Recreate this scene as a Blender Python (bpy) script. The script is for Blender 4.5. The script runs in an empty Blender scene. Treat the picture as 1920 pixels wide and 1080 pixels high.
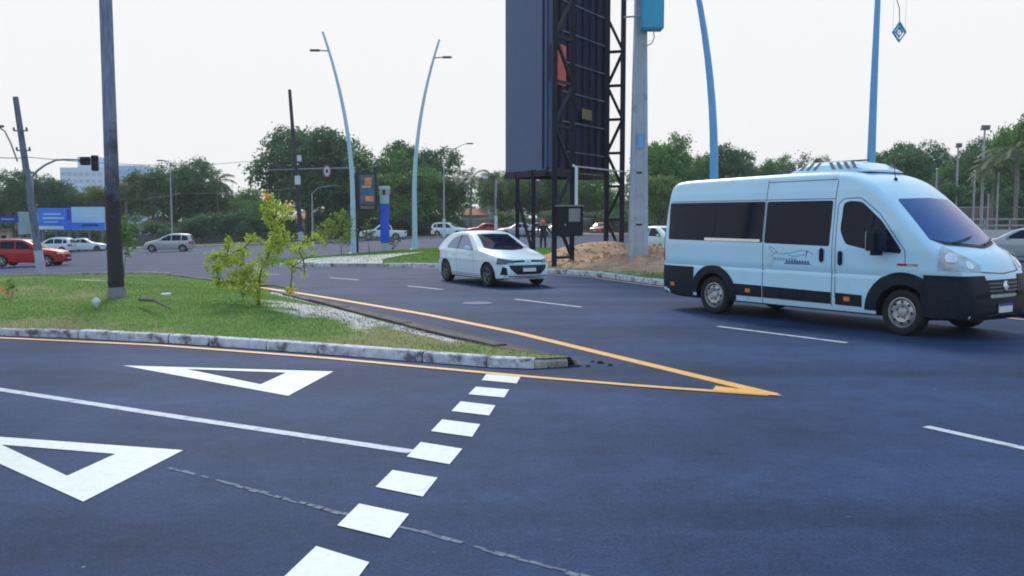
import bpy, bmesh, math, random
from mathutils import Vector, Matrix
from mathutils.bvhtree import BVHTree
rad = math.radians
random.seed(7)
SC = bpy.context.scene
COL = SC.collection

# ------------------------------------------------------------------ camera
cam_d = bpy.data.cameras.new("camera")
cam = bpy.data.objects.new("camera", cam_d)
COL.objects.link(cam)
CAM_H, FPX, PITCH = 1.8, 1650.0, math.atan(128 / 1650.0)
cam.location = (0, 0, CAM_H)
cam.rotation_euler = (rad(90) - PITCH, 0, 0)
cam_d.sensor_width = 36.0
cam_d.lens = 36.0 * FPX / 1920.0
cam_d.clip_end = 3000
SC.camera = cam

# ------------------------------------------------------------------ sky, sun, exposure
SUN_EL, SUN_AZ = rad(40), rad(-14)       # azimuth measured from +Y towards +X
world = bpy.data.worlds.new("World")
SC.world = world
world.use_nodes = True
nt = world.node_tree
nt.nodes.clear()
wo = nt.nodes.new("ShaderNodeOutputWorld")
bg = nt.nodes.new("ShaderNodeBackground")
sky = nt.nodes.new("ShaderNodeTexSky")
sky.sky_type = 'NISHITA'
sky.sun_disc = False
sky.sun_elevation = SUN_EL
sky.sun_rotation = SUN_AZ
sky.altitude = 0
sky.air_density = 1.0
sky.dust_density = 1.0
sky.ozone_density = 2.0
cap = nt.nodes.new("ShaderNodeMix")
cap.data_type = 'RGBA'
cap.blend_type = 'DARKEN'
cap.inputs[0].default_value = 1.0
nt.links.new(sky.outputs[0], cap.inputs[6])   # even bright overcast where the sky is brightest
cap.inputs[7].default_value = (2.07, 2.07, 2.09, 1)
nt.links.new(cap.outputs[2], bg.inputs[0])
bg.inputs[1].default_value = 0.12
nt.links.new(bg.outputs[0], wo.inputs[0])

sun_d = bpy.data.lights.new("sun", 'SUN')
sun = bpy.data.objects.new("sun", sun_d)
COL.objects.link(sun)
sun_d.energy = 0.75
sun_d.angle = rad(12)
sun_d.color = (1.0, 0.93, 0.84)
to_sun = Vector((math.sin(SUN_AZ) * math.cos(SUN_EL), math.cos(SUN_AZ) * math.cos(SUN_EL), math.sin(SUN_EL)))
sun.rotation_euler = to_sun.to_track_quat('Z', 'Y').to_euler()
sun.location = (0, 0, 40)

SC.view_settings.view_transform = 'Standard'
SC.view_settings.look = 'None'
SC.view_settings.exposure = 1.94
SC.view_settings.gamma = 1.0
SC.cycles.filter_width = 1.9
SC.cycles.max_bounces = 6
SC.cycles.use_denoising = True

# ------------------------------------------------------------------ helpers
def smooth(a, b, t):
    t = max(0.0, min(1.0, (t - a) / (b - a)))
    return t * t * (3 - 2 * t)

def T(x, y):
    """height of the road surface: the land falls gently away to the far left"""
    d = max(0.0, -x - 2.0)
    return -0.034 * min(d, 60.0) * smooth(16, 46, y)

_fw = Vector((0, math.cos(PITCH), -math.sin(PITCH)))
_up = Vector((0, math.sin(PITCH), math.cos(PITCH)))

def _ray(px, py):
    return _fw + Vector((1, 0, 0)) * ((px - 960) / FPX) + _up * ((540 - py) / FPX)

def at(px, py, Y):
    """survey helper: the point at depth Y seen in that direction from the tripod"""
    d = _ray(px, py)
    return Vector((0, 0, CAM_H)) + d * (Y / d.y)

def G(px, py, z=0.0):
    d = _ray(px, py)
    return Vector((0, 0, CAM_H)) + d * ((z - CAM_H) / d.z)

def xat(px, Y):
    return (px - 960) / FPX * Y * 1.0

def tag(o, label=None, cat=None, group=None, kind=None):
    if label: o["label"] = label
    if cat: o["category"] = cat
    if group: o["group"] = group
    if kind: o["kind"] = kind
    return o

def empty(name, loc, rz=0.0):
    o = bpy.data.objects.new(name, None)
    o.empty_display_size = 0.2
    COL.objects.link(o)
    o.location = loc
    o.rotation_euler = (0, 0, rz)
    return o

def copy_tree(o, parent=None):
    c = o.copy()
    COL.objects.link(c)
    c.parent = parent
    for ch in list(o.children):
        copy_tree(ch, c)
    return c

class MB:
    def __init__(s):
        s.v, s.f, s.m = [], [], []
    def add(s, vs, fs, mi=0):
        b = len(s.v)
        s.v += [tuple(p) for p in vs]
        s.f += [tuple(i + b for i in f) for f in fs]
        s.m += [mi] * len(fs)
        return s
    def box(s, c, d, rz=0, mi=0, top=1.0):
        x, y, z = d[0] / 2, d[1] / 2, d[2] / 2
        cs, sn = math.cos(rz), math.sin(rz)
        vs = []
        for k, (i, j) in enumerate([(-1, -1), (1, -1), (1, 1), (-1, 1)] * 2):
            t = top if k > 3 else 1.0
            a, b = i * x * t, j * y * t
            vs.append((c[0] + a * cs - b * sn, c[1] + a * sn + b * cs, c[2] + (z if k > 3 else -z)))
        return s.add(vs, [(3, 2, 1, 0), (4, 5, 6, 7), (0, 1, 5, 4), (1, 2, 6, 5), (2, 3, 7, 6), (3, 0, 4, 7)], mi)
    def bbox(s, c, d, bev=0.01, rz=0, mi=0):
        """box with chamfered edges"""
        bm = bmesh.new()
        bmesh.ops.create_cube(bm, size=1)
        bmesh.ops.scale(bm, vec=d, verts=bm.verts)
        bmesh.ops.bevel(bm, geom=list(bm.edges), offset=min(bev, min(d) * .45), segments=2, affect='EDGES')
        R = Matrix.Translation(c) @ Matrix.Rotation(rz, 4, 'Z')
        bm.verts.index_update()
        s.add([R @ v.co for v in bm.verts], [tuple(v.index for v in f.verts) for f in bm.faces], mi)
        bm.free()
        return s
    def tube(s, pts, rs, n=8, mi=0, caps=True):
        pts = [Vector(p) for p in pts]
        if not isinstance(rs, (list, tuple)):
            rs = [rs] * len(pts)
        b = len(s.v)
        prev = None
        for i, p in enumerate(pts):
            d = (pts[min(i + 1, len(pts) - 1)] - pts[max(i - 1, 0)]).normalized()
            if prev is None:
                a = d.orthogonal().normalized()
            else:
                a = (prev - d * prev.dot(d)).normalized()
            prev = a
            c = d.cross(a)
            for k in range(n):
                t = 2 * math.pi * k / n
                s.v.append(tuple(p + (a * math.cos(t) + c * math.sin(t)) * rs[i]))
        for i in range(len(pts) - 1):
            for k in range(n):
                k2 = (k + 1) % n
                s.f.append((b + i * n + k, b + i * n + k2, b + (i + 1) * n + k2, b + (i + 1) * n + k))
                s.m.append(mi)
        if caps:
            s.f.append(tuple(b + k for k in reversed(range(n)))); s.m.append(mi)
            e = b + (len(pts) - 1) * n
            s.f.append(tuple(e + k for k in range(n))); s.m.append(mi)
        return s
    def bar(s, a, b, w, h=None, mi=0):
        """square bar between two points"""
        a, b = Vector(a), Vector(b)
        d = (b - a).normalized()
        h = h or w
        u = Vector((0, 0, 1)).cross(d)
        if u.length < 1e-3: u = Vector((1, 0, 0))
        u.normalize(); v = d.cross(u)
        vs = [p + u * i * w / 2 + v * j * h / 2 for p in (a, b) for i, j in ((-1, -1), (1, -1), (1, 1), (-1, 1))]
        return s.add(vs, [(3, 2, 1, 0), (4, 5, 6, 7), (0, 1, 5, 4), (1, 2, 6, 5), (2, 3, 7, 6), (3, 0, 4, 7)], mi)
    def lathe(s, prof, M=None, n=24, mi=0):
        """profile [(r, h)] turned about local z, then M"""
        M = M or Matrix()
        b = len(s.v)
        for r, h in prof:
            for k in range(n):
                t = 2 * math.pi * k / n
                s.v.append(tuple(M @ Vector((r * math.cos(t), r * math.sin(t), h))))
        for i in range(len(prof) - 1):
            for k in range(n):
                k2 = (k + 1) % n
                s.f.append((b + i * n + k, b + i * n + k2, b + (i + 1) * n + k2, b + (i + 1) * n + k)); s.m.append(mi)
        return s
    def prism(s, poly, z0, z1, mi=0):
        n = len(poly)
        vs = [(p[0], p[1], z0) for p in poly] + [(p[0], p[1], z1) for p in poly]
        fs = [tuple(reversed(range(n))), tuple(range(n, 2 * n))]
        fs += [(i, (i + 1) % n, (i + 1) % n + n, i + n) for i in range(n)]
        return s.add(vs, fs, mi)
    def build(s, name, mats, parent=None, smooth_angle=None, loc=None):
        me = bpy.data.meshes.new(name)
        me.from_pydata(s.v, [], s.f)
        if not isinstance(mats, (list, tuple)): mats = [mats]
        for m in mats: me.materials.append(m)
        if len(mats) > 1:
            me.polygons.foreach_set("material_index", s.m)
        if smooth_angle:
            me.polygons.foreach_set("use_smooth", [True] * len(me.polygons))
            me.set_sharp_from_angle(angle=rad(smooth_angle))
        me.update()
        o = bpy.data.objects.new(name, me)
        COL.objects.link(o)
        if parent: o.parent = parent
        if loc is not None: o.location = loc
        return o

# ------------------------------------------------------------------ materials
def mat(name, col, rough=0.6, metal=0.0, var=0.12, scale=6.0, bump=0.0, bscale=40.0, coat=0.0, spec=0.5,
        dirt=None, dirt_amt=0.0, dirt_scale=2.0, stretch=None):
    m = bpy.data.materials.new(name)
    m.use_nodes = True
    t = m.node_tree
    b = t.nodes["Principled BSDF"]
    b.inputs["Roughness"].default_value = rough
    b.inputs["Metallic"].default_value = metal
    b.inputs["Specular IOR Level"].default_value = spec
    b.inputs["Coat Weight"].default_value = coat
    b.inputs["Coat Roughness"].default_value = 0.08
    tc = t.nodes.new("ShaderNodeTexCoord")
    src = tc.outputs["Object"]
    if stretch:
        mp = t.nodes.new("ShaderNodeMapping")
        mp.inputs["Scale"].default_value = stretch
        t.links.new(src, mp.inputs[0]); src = mp.outputs[0]
    n = t.nodes.new("ShaderNodeTexNoise")
    n.inputs["Scale"].default_value = scale
    n.inputs["Detail"].default_value = 5
    t.links.new(src, n.inputs["Vector"])
    r = t.nodes.new("ShaderNodeValToRGB")
    r.color_ramp.elements[0].position = 0.3
    r.color_ramp.elements[1].position = 0.7
    r.color_ramp.elements[0].color = (*[c * (1 - var) for c in col], 1)
    r.color_ramp.elements[1].color = (*[min(1, c * (1 + var)) for c in col], 1)
    t.links.new(n.outputs[0], r.inputs[0])
    out = r.outputs[0]
    if dirt:
        n2 = t.nodes.new("ShaderNodeTexNoise")
        n2.inputs["Scale"].default_value = dirt_scale
        n2.inputs["Detail"].default_value = 8
        n2.inputs["Roughness"].default_value = 0.65
        t.links.new(src, n2.inputs["Vector"])
        r2 = t.nodes.new("ShaderNodeValToRGB")
        r2.color_ramp.elements[0].position = 0.62 - dirt_amt * 0.3
        r2.color_ramp.elements[1].position = 0.72 - dirt_amt * 0.2
        t.links.new(n2.outputs[0], r2.inputs[0])
        mx = t.nodes.new("ShaderNodeMix"); mx.data_type = 'RGBA'
        t.links.new(r2.outputs[0], mx.inputs[0])
        t.links.new(out, mx.inputs[6])
        mx.inputs[7].default_value = (*dirt, 1)
        out = mx.outputs[2]
    t.links.new(out, b.inputs["Base Color"])
    if bump:
        n3 = t.nodes.new("ShaderNodeTexNoise")
        n3.inputs["Scale"].default_value = bscale
        n3.inputs["Detail"].default_value = 4
        t.links.new(src, n3.inputs["Vector"])
        bp = t.nodes.new("ShaderNodeBump")
        bp.inputs["Strength"].default_value = bump
        bp.inputs["Distance"].default_value = 0.02
        t.links.new(n3.outputs[0], bp.inputs["Height"])
        t.links.new(bp.outputs[0], b.inputs["Normal"])
    return m

def leaf_mat(name, c1, c2, trans=0.35):
    m = bpy.data.materials.new(name)
    m.use_nodes = True
    t = m.node_tree
    t.nodes.clear()
    o = t.nodes.new("ShaderNodeOutputMaterial")
    g = t.nodes.new("ShaderNodeNewGeometry")
    r = t.nodes.new("ShaderNodeValToRGB")
    r.color_ramp.elements[0].color = (*c1, 1)
    r.color_ramp.elements[1].color = (*c2, 1)
    tc = t.nodes.new("ShaderNodeTexCoord")
    n = t.nodes.new("ShaderNodeTexNoise"); n.inputs["Scale"].default_value = 0.5
    t.links.new(tc.outputs["Object"], n.inputs["Vector"])
    a = t.nodes.new("ShaderNodeMath"); a.operation = 'MULTIPLY_ADD'
    a.inputs[1].default_value = 0.55
    t.links.new(g.outputs["Random Per Island"], a.inputs[0])
    s = t.nodes.new("ShaderNodeMath"); s.operation = 'MULTIPLY_ADD'
    s.inputs[1].default_value = 1.5; s.inputs[2].default_value = -0.55
    t.links.new(n.outputs[0], s.inputs[0])
    t.links.new(s.outputs[0], a.inputs[2])
    t.links.new(a.outputs[0], r.inputs[0])
    d = t.nodes.new("ShaderNodeBsdfPrincipled")
    d.inputs["Roughness"].default_value = 0.55
    d.inputs["Specular IOR Level"].default_value = 0.25
    t.links.new(r.outputs[0], d.inputs["Base Color"])
    tr = t.nodes.new("ShaderNodeBsdfTranslucent")
    t.links.new(r.outputs[0], tr.inputs[0])
    mx = t.nodes.new("ShaderNodeMixShader"); mx.inputs[0].default_value = trans
    t.links.new(d.outputs[0], mx.inputs[1]); t.links.new(tr.outputs[0], mx.inputs[2])
    t.links.new(mx.outputs[0], o.inputs[0])
    return m

def asphalt_mat(name, base, seed=0.0):
    m = bpy.data.materials.new(name)
    m.use_nodes = True
    t = m.node_tree
    b = t.nodes["Principled BSDF"]
    b.inputs["Roughness"].default_value = 0.72
    b.inputs["Specular IOR Level"].default_value = 0.07
    tc = t.nodes.new("ShaderNodeTexCoord")
    def noise(scale, det=4, rough=.5, vec=None):
        n = t.nodes.new("ShaderNodeTexNoise")
        n.inputs["Scale"].default_value = scale
        n.inputs["Detail"].default_value = det
        n.inputs["Roughness"].default_value = rough
        t.links.new(vec or tc.outputs["Object"], n.inputs["Vector"])
        return n.outputs[0]
    def ramp(src, p0, p1, c0, c1):
        r = t.nodes.new("ShaderNodeValToRGB")
        r.color_ramp.elements[0].position = p0; r.color_ramp.elements[1].position = p1
        r.color_ramp.elements[0].color = (*c0, 1); r.color_ramp.elements[1].color = (*c1, 1)
        t.links.new(src, r.inputs[0]); return r.outputs[0]
    def mul(a, c, f=1.0, mode='MULTIPLY'):
        x = t.nodes.new("ShaderNodeMix"); x.data_type = 'RGBA'; x.blend_type = mode
        x.inputs[0].default_value = f
        t.links.new(a, x.inputs[6])
        if isinstance(c, tuple): x.inputs[7].default_value = (*c, 1)
        else: t.links.new(c, x.inputs[7])
        return x.outputs[2]
    # wheel-path streaks run along the lane direction
    mp = t.nodes.new("ShaderNodeMapping")
    mp.inputs["Rotation"].default_value = (0, 0, rad(55.6))
    mp.inputs["Scale"].default_value = (0.05, 0.9, 1)
    t.links.new(tc.outputs["Object"], mp.inputs[0])
    c = ramp(noise(0.35, 6, .6), .3, .7, [k * .74 for k in base], [k * 1.2 for k in base])
    c = mul(c, ramp(noise(1.0, 3, .5, mp.outputs[0]), .3, .7, (.72,) * 3, (1.16,) * 3))
    c = mul(c, ramp(noise(2.2, 6, .7), .28, .72, (.80,) * 3, (1.16,) * 3))
    c = mul(c, ramp(noise(14, 5, .8), .3, .7, (.80,) * 3, (1.2,) * 3))
    c = mul(c, ramp(noise(55, 3, .7), .3, .7, (.62,) * 3, (1.32,) * 3))
    # sparse dark pits and pale specks of stone
    c = mul(c, ramp(noise(7.5, 5, .75), .27, .36, (.45, .44, .45), (1,) * 3))
    # oil and tyre stains with soft ragged outlines
    mp2 = t.nodes.new("ShaderNodeMapping")
    mp2.inputs["Rotation"].default_value = (0, 0, rad(55.6))
    mp2.inputs["Scale"].default_value = (0.35, 1.0, 1)
    t.links.new(tc.outputs["Object"], mp2.inputs[0])
    c = mul(c, ramp(noise(.55, 7, .62, mp2.outputs[0]), .30, .44, (.66, .66, .70), (1,) * 3))
    c = mul(c, ramp(noise(1.1, 8, .7, mp2.outputs[0]), .60, .74, (1,) * 3, (1.28, 1.26, 1.2)))
    v = t.nodes.new("ShaderNodeTexVoronoi"); v.inputs["Scale"].default_value = 3.2
    t.links.new(tc.outputs["Object"], v.inputs["Vector"])
    sp = ramp(v.outputs["Distance"], .03, .05, (1, 1, 1), (0, 0, 0))
    msk = ramp(noise(.8, 2), .55, .65, (0,) * 3, (.55,) * 3)
    spm = mul(sp, msk)
    x = t.nodes.new("ShaderNodeMix"); x.data_type = 'RGBA'
    t.links.new(spm, x.inputs[0]); t.links.new(c, x.inputs[6]); x.inputs[7].default_value = (.32, .33, .36, 1)
    c = x.outputs[2]
    t.links.new(c, b.inputs["Base Color"])
    bp = t.nodes.new("ShaderNodeBump")
    bp.inputs["Strength"].default_value = 0.45; bp.inputs["Distance"].default_value = 0.006
    t.links.new(noise(90, 4, .7), bp.inputs["Height"])
    t.links.new(bp.outputs[0], b.inputs["Normal"])
    return m

M = {}
M['asphalt'] = asphalt_mat('asphalt', (0.027, 0.053, 0.128))
M['tar'] = mat('tar_edge', (0.026, 0.027, 0.034), .8, var=.35, scale=5, bump=.6, bscale=30)
M['crack'] = mat('sealed_crack', (0.014, 0.026, 0.075), .7, var=.3, scale=8, dirt=(.030, .054, .16), dirt_amt=.7, dirt_scale=5)
M['white_paint'] = mat('road_paint_white', (0.54, 0.59, 0.59), .6, var=.05, scale=14, dirt=(.40, .45, .52), dirt_amt=.16, dirt_scale=6, bump=.15, bscale=80)
M['dull_paint'] = mat('road_paint_dull', (0.42, 0.47, 0.56), .7, var=.12, scale=18, dirt=(.16, .18, .25), dirt_amt=.3, dirt_scale=7)
M['faint_paint'] = mat('road_paint_worn', (0.12, 0.16, 0.24), .8, var=.25, scale=20, dirt=(.05, .08, .15), dirt_amt=.6, dirt_scale=10)
M['yellow_paint'] = mat('road_paint_yellow', (0.68, 0.33, 0.032), .6, var=.1, scale=10, dirt=(.40, .24, .10), dirt_amt=.2, dirt_scale=6)
M['worn_yellow'] = mat('road_paint_yellow_worn', (0.62, 0.38, 0.15), .7, var=.15, scale=8, dirt=(.2, .18, .17), dirt_amt=.42, dirt_scale=5)
M['kerb'] = mat('kerb_whitewash', (0.56, 0.56, 0.64), .85, var=.2, scale=9, bump=.7, bscale=22, dirt=(.13, .12, .15), dirt_amt=.44, dirt_scale=4.2)
M['kerb_dark'] = mat('kerb_tarred', (0.055, 0.052, 0.066), .85, var=.35, scale=6, bump=.6, bscale=25, dirt=(.02, .02, .026), dirt_amt=.5, dirt_scale=2.2)
M['kerb_pale'] = mat('kerb_concrete', (0.40, 0.37, 0.35), .9, var=.15, scale=7, bump=.4, bscale=25, dirt=(.16, .13, .12), dirt_amt=.35, dirt_scale=2)
M['collar'] = mat('pole_collar', (0.22, 0.21, 0.25), .9, var=.25, scale=6, bump=.4)
M['concrete'] = mat('concrete', (0.40, 0.44, 0.54), .85, var=.1, scale=3, bump=.25, bscale=30, dirt=(.25, .25, .29), dirt_amt=.25, dirt_scale=1.5)
M['pavement'] = mat('pavement_concrete', (0.46, 0.46, 0.50), .9, var=.1, scale=1.2, bump=.2, bscale=20, dirt=(.3, .29, .29), dirt_amt=.3, dirt_scale=.7)
M['wood_pole'] = mat('weathered_pole', (0.15, 0.17, 0.25), .85, var=.3, scale=5, bump=.5, bscale=18, stretch=(4, 4, .5), dirt=(.045, .035, .05), dirt_amt=.3, dirt_scale=1.6)
M['pole_dark'] = mat('tarred_wood', (0.05, 0.042, 0.055), .8, var=.4, scale=5, bump=.5, bscale=18, stretch=(4, 4, .6), dirt=(.16, .14, .17), dirt_amt=.2, dirt_scale=3)
M['dark_metal'] = mat('dark_steel', (0.022, 0.024, 0.042), .5, .2, var=.2, scale=4)
M['black'] = mat('black_plastic', (0.011, 0.016, 0.030), .5, var=.15, scale=10, spec=.22)
M['blackmat'] = mat('black_void', (0.008, 0.008, 0.01), .9, var=.1)
M['grey_metal'] = mat('galvanised_steel', (0.34, 0.36, 0.40), .45, .6, var=.12, scale=6)
M['lamp_pale'] = mat('pale_blue_post', (0.42, 0.62, 0.80), .4, var=.06, scale=3)
M['lamp_blue'] = mat('sky_blue_post', (0.13, 0.40, 0.78), .4, var=.06, scale=3)
M['lamp_head'] = mat('lamp_head_grey', (0.16, 0.17, 0.19), .5, var=.1)
M['wire'] = mat('cable', (0.03, 0.03, 0.035), .6, var=.05)
M['soil'] = mat('island_soil', (0.13, 0.12, 0.07), .95, var=.3, scale=3, bump=.7, bscale=12)
# ================================================================== THE SETTING
def T(x, y):
    d = max(0.0, -x - 2.0)
    return -0.038 * min(d, 55.0) * smooth(16, 46, y)

def hsh(i, j=0):
    v = math.sin(i * 127.1 + j * 311.7) * 43758.5453
    return v - math.floor(v)

def vnoise(x, y):
    i, j = math.floor(x), math.floor(y)
    u, v = x - i, y - j
    u, v = u * u * (3 - 2 * u), v * v * (3 - 2 * v)
    a = hsh(i, j) * (1 - u) + hsh(i + 1, j) * u
    b = hsh(i, j + 1) * (1 - u) + hsh(i + 1, j + 1) * u
    return a * (1 - v) + b * v

def fbm(x, y):
    return .5 * vnoise(x, y) + .3 * vnoise(x * 2.1 + 7, y * 2.1) + .2 * vnoise(x * 4.3, y * 4.3 + 3)

def sheet(name, xs, ys, zf, m, kind='structure', parent=None):
    b = MB()
    nx, ny = len(xs), len(ys)
    b.v = [(x, y, zf(x, y)) for y in ys for x in xs]
    b.f = [(j * nx + i, j * nx + i + 1, (j + 1) * nx + i + 1, (j + 1) * nx + i) for j in range(ny - 1) for i in range(nx - 1)]
    b.m = [0] * len(b.f)
    o = b.build(name, m, parent, smooth_angle=60)
    if kind: o["kind"] = kind
    return o

def frange(a, b, n):
    return [a + (b - a) * i / (n - 1) for i in range(n)]

M['earth'] = mat('bare_earth', (0.16, 0.14, 0.09), .95, var=.3, scale=.4, bump=.4, bscale=4)
M['verge'] = mat('verge_turf', (0.10, 0.13, 0.06), .95, var=.35, scale=.8, bump=.6, bscale=6, dirt=(.24, .19, .13), dirt_amt=.45, dirt_scale=.5)
M['dirt'] = mat('heaped_dirt', (0.44, 0.26, 0.165), .95, var=.3, scale=2.2, bump=.9, bscale=9, dirt=(.33, .215, .145), dirt_amt=.5, dirt_scale=1.5)

sheet('ground', [-1200, -500, -200, -120] + frange(-100, 76, 45) + [100, 200, 500, 1200],
      [-300, -60] + frange(-14, 130, 49) + [200, 400, 800, 1600], lambda x, y: T(x, y) - .12 - (.5 if y > 130 or abs(x) > 300 else 0), M['earth'])
road = sheet('road', [-260, -180, -130] + frange(-100, 72, 138) + [110, 180, 260], [-260, -120, -50] + frange(-12, 101, 100), lambda x, y: T(x, y), M['asphalt'])
sheet('verge', frange(-110, 90, 101), [100.4, 100.7, 102, 104, 108, 112, 118, 126, 140, 170],
      lambda x, y: T(x, y) + (.13 + (y - 100) * .004) + (.12 * fbm(x * .3, y * .3) if y > 101 else 0), M['verge'])

def resample(pts, n):
    pts = [Vector((p[0], p[1])) for p in pts]
    L = [0]
    for a, b in zip(pts, pts[1:]): L.append(L[-1] + (b - a).length)
    out = []
    for k in range(n):
        s = L[-1] * k / (n - 1)
        for i in range(len(pts) - 1):
            if s <= L[i + 1] + 1e-6:
                t = (s - L[i]) / max(1e-9, L[i + 1] - L[i])
                out.append(pts[i].lerp(pts[i + 1], min(1, t))); break
    return out

def strip(b, pts, w, dz=.004, step=.5):
    """painted line of width w along pts, lying dz above the road"""
    pv = [Vector((p[0], p[1])) for p in pts]
    tot = sum((q - p).length for p, q in zip(pv, pv[1:]))
    r = resample(pts, max(2, int(tot / step) + 1))
    vs = []
    for i, p in enumerate(r):
        d = (r[min(i + 1, len(r) - 1)] - r[max(i - 1, 0)]).normalized()
        n = Vector((-d.y, d.x)) * w / 2
        for q in (p + n, p - n):
            vs.append((q.x, q.y, T(q.x, q.y) + dz))
    b.add(vs, [(2 * i, 2 * i + 1, 2 * i + 3, 2 * i + 2) for i in range(len(r) - 1)])
    return b

def flat(b, poly, dz=.004):
    b.add([(x, y, T(x, y) + dz) for x, y in poly], [tuple(range(len(poly)))])
    return b

# ---- painted markings (children of the road)
def mark(name, b, m, label=None):
    o = b.build(name, m, road)
    if label: o["label"] = label
    return o

for q in [[(-0.30, 10.16), (0.10, 9.99), (0.05, 9.57), (-0.34, 9.77)], [(-0.39, 9.38), (-0.03, 9.22), (-0.08, 8.80), (-0.45, 8.97)],
          [(-0.51, 8.61), (-0.16, 8.42), (-0.21, 7.98), (-0.57, 8.17)], [(-0.63, 7.82), (-0.28, 7.63), (-0.33, 7.18), (-0.69, 7.38)],
          [(-0.74, 7.01), (-0.39, 6.80), (-0.46, 6.36), (-0.80, 6.57)], [(-0.86, 6.21), (-0.52, 6.02), (-0.58, 5.60), (-0.92, 5.81)],
          [(-0.97, 5.46), (-0.63, 5.26), (-0.69, 4.85), (-1.03, 5.06)], [(-1.08, 4.73), (-0.75, 4.50), (-0.80, 4.10), (-1.15, 4.31)],
          [(-1.20, 3.95), (-0.87, 3.74), (-0.92, 3.34), (-1.26, 3.55)]]:
    mark('give_way_dash', flat(MB(), q, .006), M['white_paint'])

def triangle(o3, i3):
    b = MB()
    vs = [(x, y, T(x, y) + .005) for x, y in o3 + i3]
    b.add(vs, [(0, 1, 4, 3), (1, 2, 5, 4), (2, 0, 3, 5)])
    return b
mark('give_way_triangle', triangle([(-4.81, 10.77), (-2.12, 10.34), (-2.29, 8.89)], [(-3.93, 10.51), (-2.66, 10.26), (-2.75, 9.52)]), M['white_paint'],
     'narrow white triangle painted near the kerb')
mark('give_way_triangle', triangle([(-4.95, 7.36), (-2.57, 6.76), (-2.74, 5.5)], [(-4.09, 6.93), (-3.05, 6.65), (-3.13, 6.07)]), M['white_paint'],
     'large white triangle painted at the left edge')
mark('lane_line', strip(MB(), [(-13.5, 13.3), (-9, 11.2), (-5.45, 9.24), (-3.0, 7.9), (-0.78, 6.72)], .115), M['dull_paint'])
wl = MB()
wp = resample([(-2.5, 6.28), (-1.05, 5.28), (-0.62, 5.03), (0.35, 4.33), (1.2, 3.7)], 60)
for i in range(59):
    if hsh(i, 5) < .07: continue
    j = Vector(((hsh(i, 1) - .5) * .02, (hsh(i, 2) - .5) * .02))
    strip(wl, [wp[i] + j, wp[i + 1] + j], .018 + .03 * hsh(i, 3), .0035, .1)
mark('worn_line', wl, M['faint_paint'])["kind"] = 'stuff'
mark('yellow_edge_line', strip(MB(), [(2.70, 8.96), (1.62, 11.01), (0.05, 14.0), (-1.62, 16.65), (-5.2, 21.6), (-6.93, 23.9), (-9.4, 27.6)], .17), M['yellow_paint'])
mark('yellow_edge_line', strip(MB(), [(2.64, 8.935), (1.4, 9.42), (0.12, 10.02), (-2.54, 11.42), (-5.09, 12.53), (-7.88, 13.34), (-13, 14.3), (-18, 15)], .115, .008), M['yellow_paint'])
mark('gore_tip', flat(MB(), [(2.76, 8.86), (2.70, 9.02), (2.20, 9.40), (2.10, 9.13)], .011), M['yellow_paint'])
LD = Vector((.56, -.83))
for a, b_ in [((3.61, 7.56), (5.05, 5.1)), ((3.48, 14.8), (4.91, 12.79)), ((0.06, 19.91), (1.43, 18.08)), ((-2.84, 23.96), (-1.79, 22.67)),
              ((-5.85, 28.1), (-4.65, 26.7)), ((7.0, 9.6), (8.2, 7.7)), ((-9.4, 32.0), (-8.1, 30.6))]:
    mark('lane_dash', strip(MB(), [a, b_], .10), M['dull_paint'])
mark('yellow_edge_line', strip(MB(), [(16, 3.9), (11.8, 11.6), (8.9, 16.4), (4.9, 22.0), (3.9, 23.9), (2.55, 27.4), (1.15, 29.3), (-1.2, 31.9), (-3.8, 33.8)], .12), M['worn_yellow'])
b = MB()
if False: strip(b, [(0.55, 6.55), (.8, 6.38), (1.3, 6.25), (1.6, 6.02), (1.75, 5.96)], .022, .0035, .08)

# manhole cover in the far lanes
mh = MB()
mh.lathe([(0.001, .008), (.10, .008), (.10, .006), (.27, .006), (.29, .012), (.33, .012), (.34, .003)], Matrix.Translation((-.75, 18.9, T(-.75, 18.9))), 28)
mark('manhole_cover', mh, M['crack'])

# ---- kerb stones
def kerb_run(pts, parent, m, h=.14, w=.15, gap=.02, left=True, hj=.008, ends=None, step=1.0):
    """stones along pts (front foot line); body lies to the left of the direction of travel if left"""
    if ends is None:
        pv = [Vector((p[0], p[1])) for p in pts]
        tot = sum((q - p).length for p, q in zip(pv, pv[1:]))
        ends = resample(pts, max(2, round(tot / step) + 1))
    else:
        ends = [Vector(p) for p in ends]
    for i, (a, c) in enumerate(zip(ends, ends[1:])):
        d = (c - a); L = d.length; d.normalize()
        n = Vector((-d.y, d.x)) * (1 if left else -1)
        hh = h + random.uniform(-hj, hj) * 1.5
        off = n * random.uniform(-hj, hj)
        b = MB()
        pr = [(0, -.06), (0, hh * .72), (.012, hh - .012), (.035, hh), (w, hh), (w, -.06)]
        nseg = 1
        vs = []
        for k, t in enumerate((gap / 2, gap / 2 + .02, L - gap / 2 - .02, L - gap / 2)):
            sh = .94 if k in (0, 3) else 1.0
            for (q, z) in pr:
                p = a + off + d * t + n * (q + (.012 if k in (0, 3) and q < .02 else 0))
                vs.append((p.x, p.y, T(p.x, p.y) + z * (sh if z > 0 else 1)))
        fs = []
        for k in range(3):
            for e in range(5):
                v0 = k * 6 + e
                fs.append((v0, v0 + 1, v0 + 7, v0 + 6) if left else (v0, v0 + 6, v0 + 7, v0 + 1))
        fs += [tuple(range(6)), tuple(range(18, 24))]
        b.add(vs, fs)
        b.build('kerb_stone', m, parent, smooth_angle=30)

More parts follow.
